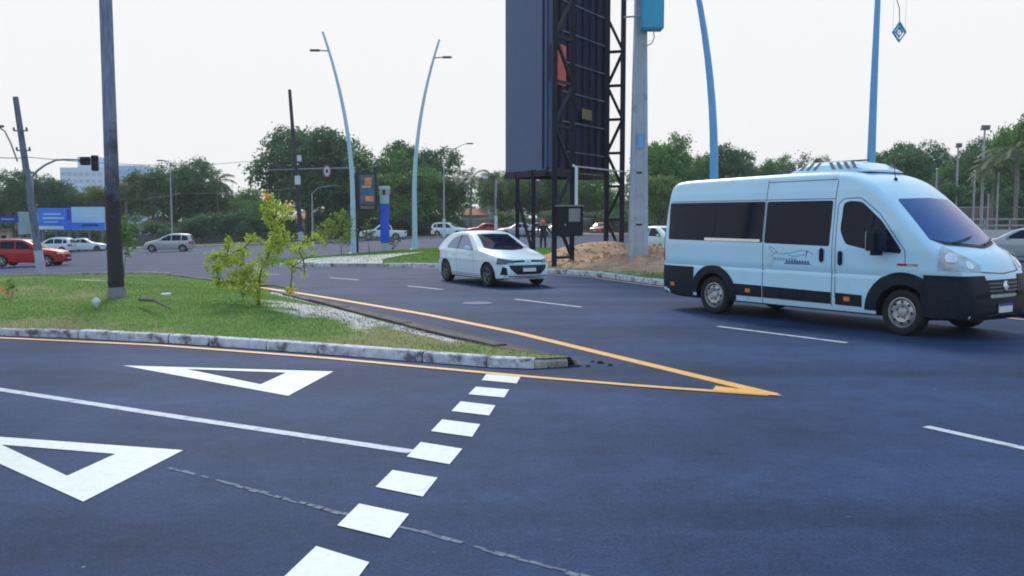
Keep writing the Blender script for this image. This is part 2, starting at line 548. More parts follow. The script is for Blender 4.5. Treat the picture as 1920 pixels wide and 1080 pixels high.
# ---- grass blades: one 'stuff' object per lawn
M['blade'] = leaf_mat('grass_blade', (0.070, 0.18, 0.030), (0.19, 0.34, 0.065), .4)
M['blade_dry'] = leaf_mat('grass_blade_dry', (0.17, 0.18, 0.07), (0.30, 0.28, 0.12), .3)
def lawn(name, spots, label, hgt):
    b = MB()
    for (x, y, z, dry) in spots:
        a = random.uniform(0, math.pi)
        w = random.uniform(.006, .012) * hgt / .05
        h = hgt * random.uniform(.5, 1.25) * (0.75 if dry else 1)
        lx, ly = random.gauss(0, h * .45), random.gauss(0, h * .45)
        dx, dy = math.cos(a) * w, math.sin(a) * w
        b.add([(x - dx, y - dy, z - .01), (x + dx, y + dy, z - .01), (x + lx, y + ly, z + h)], [(0, 1, 2)], 1 if dry else 0)
    o = b.build(name, [M['blade'], M['blade_dry']])
    return tag(o, label, 'grass', kind='stuff')

def island_mat(name, green, straw, sand):
    m = bpy.data.materials.new(name)
    m.use_nodes = True
    t = m.node_tree
    bs = t.nodes["Principled BSDF"]
    bs.inputs["Roughness"].default_value = .95
    bs.inputs["Specular IOR Level"].default_value = .1
    at_ = t.nodes.new("ShaderNodeAttribute"); at_.attribute_name = "cover"
    tc = t.nodes.new("ShaderNodeTexCoord")
    n = t.nodes.new("ShaderNodeTexNoise"); n.inputs["Scale"].default_value = 3; n.inputs["Detail"].default_value = 7
    n.inputs["Roughness"].default_value = .7
    t.links.new(tc.outputs["Object"], n.inputs["Vector"])
    r = t.nodes.new("ShaderNodeValToRGB")
    r.color_ramp.elements[0].position = .3; r.color_ramp.elements[1].position = .7
    r.color_ramp.elements[0].color = (*[c * .7 for c in green], 1); r.color_ramp.elements[1].color = (*[c * 1.3 for c in green], 1)
    t.links.new(n.outputs[0], r.inputs[0])
    sp = t.nodes.new("ShaderNodeSeparateColor"); t.links.new(at_.outputs["Color"], sp.inputs[0])
    def jit(sock):
        a = t.nodes.new("ShaderNodeMath"); a.operation = 'ADD'; t.links.new(sock, a.inputs[0])
        s = t.nodes.new("ShaderNodeMath"); s.operation = 'MULTIPLY_ADD'; s.inputs[1].default_value = 1.1; s.inputs[2].default_value = -.55
        t.links.new(n.outputs[0], s.inputs[0]); t.links.new(s.outputs[0], a.inputs[1])
        q = t.nodes.new("ShaderNodeMapRange"); q.inputs[1].default_value = .3; q.inputs[2].default_value = .62
        t.links.new(a.outputs[0], q.inputs[0]); return q.outputs[0]
    c = r.outputs[0]
    for sock, col in ((sp.outputs[0], straw), (sp.outputs[1], sand)):
        x = t.nodes.new("ShaderNodeMix"); x.data_type = 'RGBA'
        t.links.new(jit(sock), x.inputs[0]); t.links.new(c, x.inputs[6]); x.inputs[7].default_value = (*col, 1)
        c = x.outputs[2]
    t.links.new(c, bs.inputs["Base Color"])
    bp = t.nodes.new("ShaderNodeBump"); bp.inputs["Strength"].default_value = .8; bp.inputs["Distance"].default_value = .03
    n4 = t.nodes.new("ShaderNodeTexNoise"); n4.inputs["Scale"].default_value = 22; n4.inputs["Detail"].default_value = 5
    t.links.new(tc.outputs["Object"], n4.inputs["Vector"])
    t.links.new(n4.outputs[0], bp.inputs["Height"]); t.links.new(bp.outputs[0], bs.inputs["Normal"])
    return m
M['turf'] = island_mat('island_turf', (0.105, 0.185, 0.05), (0.20, 0.20, 0.095), (0.47, 0.45, 0.46))

def ruled_island(name, near, far, nt_, ns, zf, cover):
    A, B = resample(near, nt_), resample(far, nt_)
    b = MB(); cols = []
    for i in range(nt_):
        for j in range(ns):
            s = j / (ns - 1)
            p = A[i].lerp(B[i], s)
            b.v.append((p.x, p.y, T(p.x, p.y) + zf(p.x, p.y, s, i / (nt_ - 1))))
            cols.append(cover(p.x, p.y, s))
    b.f = [(i * ns + j, i * ns + j + 1, (i + 1) * ns + j + 1, (i + 1) * ns + j) for i in range(nt_ - 1) for j in range(ns - 1)]
    b.m = [0] * len(b.f)
    o = b.build(name, M['turf'], smooth_angle=60)
    ca = o.data.color_attributes.new("cover", 'FLOAT_COLOR', 'POINT')
    for k, (d, s) in enumerate(cols): ca.data[k].color = (d, s, 0, 1)
    o["kind"] = 'structure'
    # grass scatter
    cum, tot, cells = [], 0, []
    me = o.data
    return o, b, cols

def seg_dist(x, y, pts):
    best = 9e9
    for (ax, ay), (bx, by) in zip(pts, pts[1:]):
        dx, dy = bx - ax, by - ay
        t = max(0, min(1, ((x - ax) * dx + (y - ay) * dy) / (dx * dx + dy * dy)))
        best = min(best, math.hypot(x - ax - t * dx, y - ay - t * dy))
    return best

def scatter(b, cols, dens, falloff):
    out = []
    for f in b.f:
        p = [Vector(b.v[i]) for i in f]
        ar = ((p[1] - p[0]).cross(p[2] - p[0])).length / 2 + ((p[2] - p[0]).cross(p[3] - p[0])).length / 2
        c = (p[0] + p[2]) / 2
        n = ar * dens * falloff(c)
        n = int(n) + (1 if random.random() < n - int(n) else 0)
        d0, s0 = cols[f[0]]
        for _ in range(n):
            if random.random() < s0 * 1.15: continue
            if d0 > .45 and random.random() < .35: continue
            u, v = random.random(), random.random()
            q = p[0].lerp(p[1], u).lerp(p[3].lerp(p[2], u), v)
            out.append((q.x, q.y, q.z, random.random() < d0 * .85 + .04))
    return out

M['kerb_brown'] = mat('kerb_stained', (.17, .125, .12), .9, var=.25, scale=5, bump=.4)
# near island between the slip road and the avenue
NEAR = [(0.66, 10.72), (0.30, 10.62), (-0.32, 10.75), (-1.15, 11.14), (-2.0, 11.54), (-2.73, 11.86), (-3.51, 12.21), (-4.36, 12.57), (-5.04, 12.84),
        (-6.62, 13.37), (-7.99, 13.68), (-10, 14.15), (-13, 14.75), (-17, 15.35), (-22, 15.9)]
FAR = [(0.80, 10.80), (0.42, 11.35), (0.0, 12.06), (-1.0, 13.6), (-2.61, 16.3), (-5.35, 21.0), (-7.19, 24.0), (-9.62, 27.5), (-12.4, 31.6), (-14.0, 33.0), (-17.0, 34.0), (-22, 34.4), (-30, 34)]
SAND = [(-4.3, 17.8), (-3.3, 16.0), (-2.5, 14.6), (-1.6, 13.6), (-0.9, 12.8)]
def cov_near(x, y, s):
    d = seg_dist(x, y, SAND)
    n = fbm(x * 1.1, y * 1.1)
    sand = max(0, min(1, 1.25 - (d + 1.5 * (fbm(x * 1.3 + 4, y * 1.3) - .5)) / (.85 if x < -2 else .6))) * (.3 + 1.0 * n)
    dry = max(0, min(1, (x + 4.0) / 4.4)) * .55 + max(0, .42 - s * 3.2) * .9 + max(0, fbm(x * .55 + 9, y * .55) - .47) * 2.0 + .02
    if s > .95 and x > -6: sand = 1.0
    sand = max(sand, max(0, 1.1 - math.hypot((x + 11.3) / .95, (y - 23.6) / .55)))
    return min(1, dry), min(1, sand)
def height_of(b):
    tr = BVHTree.FromPolygons([Vector(v) for v in b.v], b.f)
    def f(x, y, d=0.1):
        h = tr.ray_cast(Vector((x, y, 20)), Vector((0, 0, -1)))
        return h[0].z if h[0] is not None else T(x, y) + d
    return f
ISL, ib, icol = ruled_island('traffic_island', NEAR, FAR, 150, 64,
    lambda x, y, s, t: .115 - .10 * smooth(.35, .97, s) + (.06 + .12 * min(1, t * 2.0)) * math.sin(math.pi * min(1, s * 1.12)) * min(1, t * 4) + .03 * (fbm(x * 1.5, y * 1.5) - .5) * (1 - .8 * smooth(.8, 1, s)), cov_near)
ZI = height_of(ib)
lawn('grass', scatter(ib, icol, 560, lambda c: 0 if c.x < -14 and c.y < 14 else (1.0 if c.y < 17 else (.55 if c.y < 22 else .3)) * (1 if c.x > -13 else .4)),
     'short green grass on the near traffic island', .04)
kerb_run(None, ISL, M['kerb'], ends=[(0.27, 10.55), (-0.32, 10.69), (-1.15, 11.09), (-2.62, 11.77), (-3.42, 12.12), (-4.36, 12.52), (-5.04, 12.79), (-6.62, 13.32), (-7.99, 13.63),
         (-9.0, 13.87), (-10.0, 14.1), (-11.5, 14.4)], left=False, h=.12)
kerb_run(None, ISL, M['kerb_pale'], ends=[(0.70, 10.70), (0.27, 10.56)], left=False, h=.095, hj=.01)
kerb_run([(-11.5, 14.4), (-13, 14.7), (-17, 15.3)], ISL, M['kerb'], left=False)
kerb_run([(-12.3, 31.7), (-9.62, 27.78), (-7.19, 24.15), (-5.35, 21.2)], ISL, M['kerb_brown'], left=False, h=.055)
kerb_run([(-5.3, 21.15), (-2.55, 16.42), (-1.0, 13.72), (0.0, 12.16), (0.5, 11.35)], ISL, M['kerb_dark'], left=False, h=.06, w=.24)
kerb_run([(-29, 34.2), (-22, 34.6), (-17, 34.2), (-14.0, 33.2), (-12.3, 31.75)], ISL, M['kerb_pale'], left=False, h=.12)
# gravel scattered over the sandy patch
random.seed(9)
gv = MB()
for k in range(600):
    t = random.random() * (len(SAND) - 1); i = int(t)
    x = SAND[i][0] + (SAND[i + 1][0] - SAND[i][0]) * (t - i) + random.gauss(0, .35)
    y = SAND[i][1] + (SAND[i + 1][1] - SAND[i][1]) * (t - i) + random.gauss(0, .35)
    s_ = random.uniform(.006, .022)
    gv.box((x, y, ZI(x, y, -1) + s_ * .3), (s_ * 1.6, s_ * 1.2, s_), random.uniform(0, 3), top=.6)
o = gv.build('gravel', M['kerb_pale'], ISL); o["kind"] = 'stuff'
# broken tarred nose of the island
b = MB()
for k in range(60):
    a = random.uniform(0, 6.28); r_ = abs(random.gauss(0, .2))
    x, y = .62 + r_ * math.cos(a) * 1.3, 10.82 + r_ * math.sin(a) * .8
    s = random.uniform(.02, .07)
    b.box((x, y, s * .1), (s * 2.2, s * 1.5, s), random.uniform(0, 3), top=.35)
o = b.build('kerb_rubble', M['tar'], ISL); o["kind"] = 'stuff'
M['old_asphalt'] = mat('old_asphalt', (.018, .024, .046), .85, var=.25, scale=6, bump=.5, bscale=40)
# strip of older, darker asphalt along the far kerb
gut = MB()
strip(gut, [(0.9, 10.85), (0.22, 12.05), (-0.82, 13.8), (-2.4, 16.45), (-5.2, 21.15)], .26, .003)
mark('old_asphalt_strip', gut, M['old_asphalt'])

# far island with the lamp posts, tower and dirt heap
NEAR2 = [(20, -1), (16.5, 4.2), (12.2, 11.8), (9.3, 16.4), (5.2, 22.2), (4.3, 24.1), (2.95, 27.7), (1.5, 29.7), (-0.9, 32.3), (-3.5, 34.2), (-5.0, 35.4), (-7.5, 37.0), (-10.2, 38.2), (-11.4, 39.2)]
FAR2 = [(27, 6), (22, 14), (18, 20.5), (13.5, 28), (10, 34), (7.2, 40), (5.0, 46), (3.5, 50), (1.0, 53.5), (-2, 55), (-5.5, 54.6), (-8.3, 51.5), (-10.3, 47), (-11.4, 42.0)]
def cov_far(x, y, s):
    d = math.hypot((x - 4.4) / 4.2, (y - 31.5) / 5.5)
    n = fbm(x * .7, y * .7)
    return min(1, max(0, (1.5 - d)) * .8 + max(0, n - .6)), max(0, min(.35, 1.2 - d))
ISL2, ib2, icol2 = ruled_island('traffic_island', NEAR2, FAR2, 110, 40,
    lambda x, y, s, t: .12 + .12 * math.sin(math.pi * s) + .03 * (fbm(x, y) - .5), cov_far)
ZI2 = height_of(ib2)
lawn('grass', scatter(ib2, icol2, 95, lambda c: 0 if c.y < 18 else 1.0), 'grass on the far island below the lamp posts', .085)
kerb_run(list(reversed([(9.15, 16.3), (5.05, 22.1), (4.15, 24.0), (2.82, 27.6), (1.38, 29.55), (-1.0, 32.15), (-3.6, 34.05), (-5.1, 35.25)])), ISL2, M['kerb'], left=True, h=.15)
kerb_run(list(reversed([(-7.6, 36.85), (-10.3, 38.05), (-11.55, 39.1)])), ISL2, M['kerb'], left=True, h=.15)
kerb_run(list(reversed([(-5.15, 35.28), (-7.55, 36.83)])), ISL2, M['kerb_pale'], left=True, h=.12)
# pale concrete path crossing the island
pth = MB()
pa = resample([(-5.2, 35.3), (-5.6, 38.0), (-5.0, 41.5), (-4.4, 44.5)], 12)
pb = resample([(-7.6, 36.9), (-9.5, 38.4), (-9.6, 40.0), (-9.2, 41.4)], 12)
vs = []
for p, q in zip(pa, pb):
    for k in range(4):
        r_ = p.lerp(q, k / 3)
        vs.append((r_.x, r_.y, ZI2(r_.x, r_.y) + .035))
pth.add(vs, [(i * 4 + k, i * 4 + k + 1, i * 4 + k + 5, i * 4 + k + 4) for i in range(11) for k in range(3)])
o = pth.build('path', M['pavement']); o["kind"] = 'structure'

# heap of dirt round the tower and the concrete pole
def heap(x, y):
    h = .62 * math.exp(-abs((x - 3.6) / 2.3) ** 3 - ((y - 35.0) / 1.6) ** 2)
    h += .50 * math.exp(-((x - 6.2) / 1.5) ** 2 - ((y - 32.6) / 1.5) ** 2)
    h += .30 * math.exp(-((x - 4.6) / 2.2) ** 2 - ((y - 31) / 2.0) ** 2)
    e = 1.02 - math.hypot((x - 4.6 + .35 * (y - 31.5)) / 3.4, (y - 32.0) / 5.0) + .35 * (fbm(x * .9 + 3, y * .9) - .5)
    h += .18 * (fbm(x * 1.5, y * 1.5) - .45) * min(1, h * 3 + .2)
    return h * min(1, max(0, e * 4)) + max(-.2, min(.035, e * .3))
DH = sheet('dirt_heap', frange(0, 10, 110), frange(25, 39, 120), lambda x, y: ZI2(x, y, -.2) + heap(x, y), M['dirt'])
random.seed(77)
cl_ = MB()
for k in range(420):
    x, y = random.gauss(4.6, 1.9), random.gauss(32.0, 2.0)
    if heap(x, y) < .02: continue
    s = random.uniform(.02, .09) * (1.6 if random.random() < .1 else 1)
    cl_.box((x, y, ZI2(x, y) + heap(x, y) + s * .2), (s * 1.5, s * 1.2, s), random.uniform(0, 3), top=.55)
o = cl_.build('dirt_clods', M['dirt'], DH); o["kind"] = 'stuff'
def ground2(x, y):
    return ZI2(x, y) + max(0, heap(x, y))
# low concrete kerb of the far verge
for seg in ((-100, -60), (-60, -20), (-20, 20), (20, 60), (60, 88)):
    pass
vk = MB()
for i in range(94):
    x = -100 + i * 2
    vk.add([(x, 100.2, T(x, 100) - .05), (x + 2, 100.2, T(x + 2, 100) - .05), (x + 2, 100.2, T(x + 2, 100) + .15), (x, 100.2, T(x, 100) + .15),
            (x, 100.5, T(x, 100) + .15), (x + 2, 100.5, T(x + 2, 100) + .15)], [(0, 1, 2, 3), (3, 2, 5, 4)])
o = vk.build('verge_kerb', M['kerb_pale']); o["kind"] = 'structure'
# ================================================================== VEHICLES
def paint(name, col, rough=.32, coat=.6, metal=0.0):
    return mat(name, col, rough, metal, var=.03, scale=2.0, coat=coat)
M['p_white'] = paint('paint_white', (.66, .79, .88))
M['p_van'] = mat('paint_van_white', (.50, .76, .98), .34, var=.03, scale=1.2, coat=.5, dirt=(.42, .55, .68), dirt_amt=.04, dirt_scale=1.3)
M['p_red'] = paint('paint_red', (.46, .006, .008), .4, .15)
M['p_darkred'] = paint('paint_dull_red', (.40, .05, .07))
M['p_silver'] = paint('paint_silver', (.44, .46, .52), .35, .5, .35)
M['p_blue'] = paint('paint_blue', (.035, .06, .20))
M['p_dark'] = paint('paint_dark_grey', (.05, .055, .07))
M['glass'] = mat('tinted_glass', (.003, .007, .024), .07, var=.1, scale=3, spec=.2)
M['glass_van'] = mat('van_windscreen', (.016, .065, .30), .08, var=.08, scale=2, spec=.4)  # blue of the reflected sky is put into the base colour
M['glass_clear'] = mat('blue_reflecting_glass', (.13, .19, .33), .08, var=.1, scale=2, spec=.6)
M['tyre'] = mat('tyre_rubber', (.014, .014, .017), .85, var=.2, scale=20, bump=.2)
M['rim'] = mat('rim_alloy', (.42, .43, .46), .35, .5, var=.1, scale=12)
M['rim_dark'] = mat('rim_grey', (.16, .165, .18), .4, .4, var=.1, scale=12)
M['hole'] = mat('dark_hole', (.01, .01, .012), .9, var=.1)
M['chrome'] = mat('chrome', (.62, .64, .68), .18, .8, var=.05)
M['lens'] = mat('headlight_lens', (.42, .48, .55), .12, var=.25, scale=9, coat=.8)
M['lens_bright'] = mat('headlight_reflector', (.80, .84, .88), .15, .4, var=.1, scale=14, coat=.6)
M['lens_dark'] = mat('smoked_lens', (.06, .08, .13), .12, var=.2, scale=8, coat=.8)
M['lamp_red'] = mat('tail_lamp_red', (.50, .015, .02), .2, var=.15, scale=8, coat=.6)
M['lamp_amber'] = mat('amber_lens', (.72, .22, .05), .3, var=.15, scale=8)
M['plate'] = mat('plate_white', (.68, .70, .72), .5, var=.08, scale=30)
M['plate_blue'] = mat('plate_blue', (.03, .06, .40), .5, var=.05)
M['decal_blue'] = mat('decal_blue', (.035, .05, .30), .5, var=.1)
M['decal_pale'] = mat('decal_pale_blue', (.24, .36, .56), .5, var=.1)
M['seam'] = mat('panel_gap', (.16, .21, .27), .8, var=.1)

def chaikin(p, it=2):
    for _ in range(it):
        q = [p[0]]
        for a, b in zip(p, p[1:]):
            q.append((a[0] * .75 + b[0] * .25, a[1] * .75 + b[1] * .25))
            q.append((a[0] * .25 + b[0] * .75, a[1] * .25 + b[1] * .75))
        q.append(p[-1]); p = q
    return p

def lerp_tab(tab, x):
    if x <= tab[0][0]: return tab[0][1]
    for (a, va), (b, vb) in zip(tab, tab[1:]):
        if x <= b: return va + (vb - va) * (x - a) / (b - a) if b > a else vb
    return tab[-1][1]

class Body:
    """closed loft: top profile zt(x), plan half-width table, side profile, bow of nose and tail"""
    def __init__(s, prof, plan, zb, W, side, r, bow, crown=.03, dx=.12, zstep=.07, it=2):
        pr = chaikin(prof, it)
        st = []
        for a, b in zip(pr, pr[1:]):
            st.append(a)
            n = int((b[0] - a[0]) / dx)
            for k in range(1, n + 1):
                t = k / (n + 1)
                st.append((a[0] + (b[0] - a[0]) * t, a[1] + (b[1] - a[1]) * t))
        st.append(pr[-1])
        zmax = max(p[1] for p in st)
        zl = sorted(set([round(zb + .05 + k * zstep, 3) for k in range(int((zmax - zb) / zstep) + 1)] + [z for z, _ in side]))
        s.W = W
        rings = []
        for x, zt in st:
            zbx = min(lerp_tab(zb_tab(zb, st[0][0], st[-1][0]), x), zt - .03)
            rr = min(lerp_tab(r, x), (zt - zbx) * .45)
            w0 = lerp_tab(plan, x)
            hw = lambda z: w0 * lerp_tab(side, z)
            zc = zt - rr
            ring = [(0, zbx), (hw(zbx) * .5, zbx), (hw(zbx) * .93, zbx)]
            for z in zl:
                z = max(zbx + .03, min(z, zc))
                ring.append((hw(z), z))
            ye = hw(zc)
            for k in range(1, 6):
                t = k / 5 * math.pi / 2
                ring.append((ye - rr * 1.0 * (1 - math.cos(t)), zc + rr * math.sin(t)))
            yt = ye - rr
            for k in range(1, 6):
                q = 1 - k / 5
                ring.append((yt * q, zt + crown * (1 - q * q)))
            full = [(y, z) for y, z in ring] + [(-y, z) for y, z in reversed(ring[1:-1])]
            rings.append([(x + lerp_tab(bow, x) * (1 - min(1, abs(y) / W) ** 2), y, z) for y, z in full])
        b = MB()
        n = len(rings[0])
        for rg in rings: b.v += rg
        for i in range(len(rings) - 1):
            for k in range(n):
                k2 = (k + 1) % n
                b.f.append((i * n + k, i * n + k2, (i + 1) * n + k2, (i + 1) * n + k)); b.m.append(0)
        b.f.append(tuple(range(n))); b.m.append(0)
        b.f.append(tuple(reversed(range((len(rings) - 1) * n, len(rings) * n)))); b.m.append(0)
        s.mb = b
        bm = bmesh.new()
        me = bpy.data.meshes.new('tmp'); me.from_pydata(b.v, [], b.f); bm.from_mesh(me)
        bmesh.ops.remove_doubles(bm, verts=bm.verts, dist=.0015)
        bmesh.ops.dissolve_degenerate(bm, edges=bm.edges, dist=.0005)
        bmesh.ops.recalc_face_normals(bm, faces=bm.faces)
        s.tree = BVHTree.FromBMesh(bm)
        bm.to_mesh(me); bm.free()
        s.me = me
    def cut(s, cuts, m_body, low=False):
        """wheel wells: (x, z, R, depth, half width)"""
        me = s.me
        me.materials.append(m_body); me.materials.append(M['blackmat'])
        o = bpy.data.objects.new('tmpbody', me); COL.objects.link(o)
        tmp = []
        for (x, z, R, dep, hw) in cuts:
            for sg in (-1, 1):
                c = MB()
                Mx = Matrix.Translation((x, sg * (hw - dep), z)) @ Matrix.Rotation(-sg * math.pi / 2, 4, 'X')
                prof = [(R, 0), (R, dep + .4)]
                c.lathe(prof, Mx, 32)
                nn = 32
                c.f.append(tuple(reversed(range(nn)))); c.m.append(0)
                c.f.append(tuple(range(nn, 2 * nn))); c.m.append(0)
                co = c.build('tmpcut', M['blackmat'])
                bmx = bmesh.new(); bmx.from_mesh(co.data)
                bmesh.ops.recalc_face_normals(bmx, faces=bmx.faces); bmx.to_mesh(co.data); bmx.free()
                md = o.modifiers.new('b', 'BOOLEAN'); md.operation = 'DIFFERENCE'; md.object = co; md.solver = 'EXACT'
                tmp.append(co)
        dg = bpy.context.evaluated_depsgraph_get()
        new = bpy.data.meshes.new_from_object(o.evaluated_get(dg))
        bpy.data.objects.remove(o)
        for c in tmp: bpy.data.objects.remove(c)
        idx = []
        for p in new.polygons:
            dark = 0
            for (x, z, R, dep, hw) in cuts:
                if math.hypot(p.center.x - x, p.center.z - z) < R + .004 and abs(p.center.y) > hw - dep - .02: dark = 1
            if p.normal.z < -.8 and p.center.z < .4: dark = 1
            if low and p.center.z < .33 and (p.center.x < cuts[0][0] - .43 or p.center.x > cuts[-1][0] + .43): dark = 1
            idx.append(dark)
        new.materials.clear()
        new.materials.append(m_body); new.materials.append(M['blackmat'])
        new.polygons.foreach_set('material_index', idx)
        s.me = new
    def build(s, name, parent, ang=38):
        me = s.me
        me.polygons.foreach_set("use_smooth", [True] * len(me.polygons))
        me.set_sharp_from_angle(angle=rad(ang))
        o = bpy.data.objects.new(name, me)
        COL.objects.link(o); o.parent = parent
        return o
    def hit(s, o, d):
        h = s.tree.ray_cast(Vector(o), Vector(d).normalized())
        if h[0] is None:
            q = s.tree.find_nearest(Vector(o) + Vector(d).normalized() * 9)
            return q[0], q[1]
        nrm = h[1]
        if nrm.dot(Vector(d)) > 0: nrm = -nrm
        return h[0], nrm
    def proj(s, ax, a, b):
        if ax == '-y': return s.hit((a, -9, b), (0, 1, 0))
        if ax == '+y': return s.hit((a, 9, b), (0, -1, 0))
        if ax == '+x': return s.hit((12, a, b), (-1, 0, 0))
        if ax == '-x': return s.hit((-9, a, b), (1, 0, 0))
        if ax == '+z': return s.hit((a, b, 9), (0, 0, -1))
    def grid(s, mb, f, nu, nv, off, skirt=.02, mi=0):
        """f(u,v) -> (point, normal); raised patch with a skirt going back into the body"""
        P = [[None] * (nv + 1) for _ in range(nu + 1)]
        b0 = len(mb.v)
        for i in range(nu + 1):
            for j in range(nv + 1):
                p, n = f(i / nu, j / nv)
                mb.v.append(tuple(p + n * off))
        idx = lambda i, j: b0 + i * (nv + 1) + j
        for i in range(nu):
            for j in range(nv):
                mb.f.append((idx(i, j), idx(i + 1, j), idx(i + 1, j + 1), idx(i, j + 1))); mb.m.append(mi)
        if skirt:
            per = [(i, 0) for i in range(nu)] + [(nu, j) for j in range(nv)] + [(i, nv) for i in range(nu, 0, -1)] + [(0, j) for j in range(nv, 0, -1)]
            b1 = len(mb.v)
            for (i, j) in per:
                p, n = f(i / nu, j / nv)
                mb.v.append(tuple(p + n * (off - skirt)))
            L = len(per)
            for k in range(L):
                k2 = (k + 1) % L
                mb.f.append((idx(*per[k]), idx(*per[k2]), b1 + k2, b1 + k)); mb.m.append(mi)
        return mb
    def poly(s, mb, ax, pts, off=.004, nu=16, nv=6, skirt=.012, mi=0, rnd=0.0):
        """patch over a polygon, monotone along its first coordinate, projected along an axis"""
        if rnd: pts = round_poly(pts, rnd)
        a0, a1 = min(p[0] for p in pts), max(p[0] for p in pts)
        us = sorted(set([round(p[0], 4) for p in pts] + [round(a0 + (a1 - a0) * k / nu, 4) for k in range(nu + 1)]))
        us = [us[0]] + [b for a, b in zip(us, us[1:]) if b - a > .002]
        eps = (a1 - a0) * .002
        spans = []
        for u in us:
            uu = min(max(u, a0 + eps), a1 - eps)
            zs = []
            for (xa, ya), (xb, yb) in zip(pts, pts[1:] + pts[:1]):
                if (xa - uu) * (xb - uu) <= 0 and abs(xb - xa) > 1e-9:
                    zs.append(ya + (yb - ya) * (uu - xa) / (xb - xa))
            spans.append((u, min(zs), max(zs)))
        def f(u, v):
            k = int(round(u * (len(spans) - 1)))
            a, lo, hi = spans[k]
            return s.proj(ax, a, lo + (hi - lo) * v)
        return s.grid(mb, f, len(spans) - 1, nv, off, skirt, mi)
    def line(s, mb, ax, pts, w=.012, off=.003, step=.08, mi=0):
        r = resample(pts, max(2, int(sum(math.hypot(b[0] - a[0], b[1] - a[1]) for a, b in zip(pts, pts[1:])) / step) + 2))
        def f(u, v):
            i = int(round(u * (len(r) - 1)))
            d = (r[min(i + 1, len(r) - 1)] - r[max(i - 1, 0)]).normalized()
            p = r[i] + Vector((-d.y, d.x)) * (v - .5) * w
            return s.proj(ax, p.x, p.y)
        return s.grid(mb, f, len(r) - 1, 1, off, 0, mi)

def zb_tab(zb, x0, x1):
    return [(x0, zb + .10), (x0 + .25, zb + .02), (x0 + .5, zb), (x1 - .6, zb), (x1 - .2, zb + .02), (x1, zb + .05)]

def round_poly(pts, r, n=4):
    out = []
    L = len(pts)
    for i in range(L):
        p, a, c = Vector(pts[i]), Vector(pts[i - 1]), Vector(pts[(i + 1) % L])
        da, dc = (a - p), (c - p)
        k = min(r, da.length * .45, dc.length * .45)
        A, B = p + da.normalized() * k, p + dc.normalized() * k
        for j in range(n + 1):
            t = j / n
            q = A * (1 - t) ** 2 + p * 2 * t * (1 - t) + B * t * t
            out.append((q.x, q.y))
    return out

def wheel(parent, x, y, z, R, wdt, sgn, style='alloy', rimm=None, simple=False, steer=0):
    """tyre is the wheel part; rim and bolts are its sub-parts"""
    n = 18 if simple else 36
    Mx = Matrix.Translation((x, y, z)) @ Matrix.Rotation(steer, 4, 'Z') @ Matrix.Rotation(sgn * -math.pi / 2, 4, 'X')
    h = wdt / 2
    rr = R * .66
    t = MB().lathe([(rr, -h * .8), (R * .93, -h), (R * .985, -h * .8), (R, -h * .5), (R, h * .5), (R * .985, h * .8), (R * .93, h), (R * .80, h * 1.02), (rr, h * .86), (rr * .98, h * .5)], Mx, n)
    w = t.build('wheel', M['tyre'], parent, smooth_angle=50)
    r = MB()
    r.lathe([(rr * 1.0, h * .9), (rr * .95, h * .93), (rr * .91, h * .75), (rr * .86, h * .35)], Mx, n)
    if style == 'steel':
        r.lathe([(rr * .86, h * .35), (rr * .80, h * .72), (rr * .62, h * .90), (rr * .34, h * .80), (rr * .26, h * .96), (0.001, h * 1.0)], Mx, n)
    else:
        r.lathe([(rr * .25, h * .2), (rr * .24, h * .80), (rr * .001, h * .86)], Mx, 16)
        ns = 5
        for k in range(ns):
            a = 2 * math.pi * k / ns + .3
            for da in ((-.16, .16) if not simple else (0,)):
                p0 = Vector((rr * .2 * math.cos(a), rr * .2 * math.sin(a), h * .7))
                p1 = Vector((rr * .92 * math.cos(a + da), rr * .92 * math.sin(a + da), h * .74))
                wd = rr * (.12 if not simple else .28)
                q = Vector((-math.sin(a), math.cos(a), 0)) * wd / 2
                vs = [p0 + q, p0 - q, p1 - q, p1 + q]
                vs += [p - Vector((0, 0, h * .25)) for p in vs]
                r.add([Mx @ p for p in vs], [(0, 1, 2, 3), (0, 3, 7, 4), (1, 5, 6, 2), (3, 2, 6, 7)])
    r.build('rim', rimm or M['rim'], w, smooth_angle=35)
    d = MB()
    if style == 'steel':
        for k in range(8):
            a = 2 * math.pi * k / 8
            c = Vector((rr * .70 * math.cos(a), rr * .70 * math.sin(a), h * .84))
            d.lathe([(rr * .10, .006), (0.001, .008)], Mx @ Matrix.Translation(c), 8)
        for k in range(5):
            a = 2 * math.pi * k / 5 + .2
            c = Vector((rr * .40 * math.cos(a), rr * .40 * math.sin(a), h * .84))
            d.lathe([(rr * .06, .0), (rr * .05, .016), (0.001, .018)], Mx @ Matrix.Translation(c), 6)
        d.build('rim_hole', M['hole'], w)["kind"] = 'stuff'
    else:
        d.lathe([(rr * .93, h * .22), (0.001, h * .20)], Mx, 16)
        d.build('brake_disc', M['hole'], w)
    return w

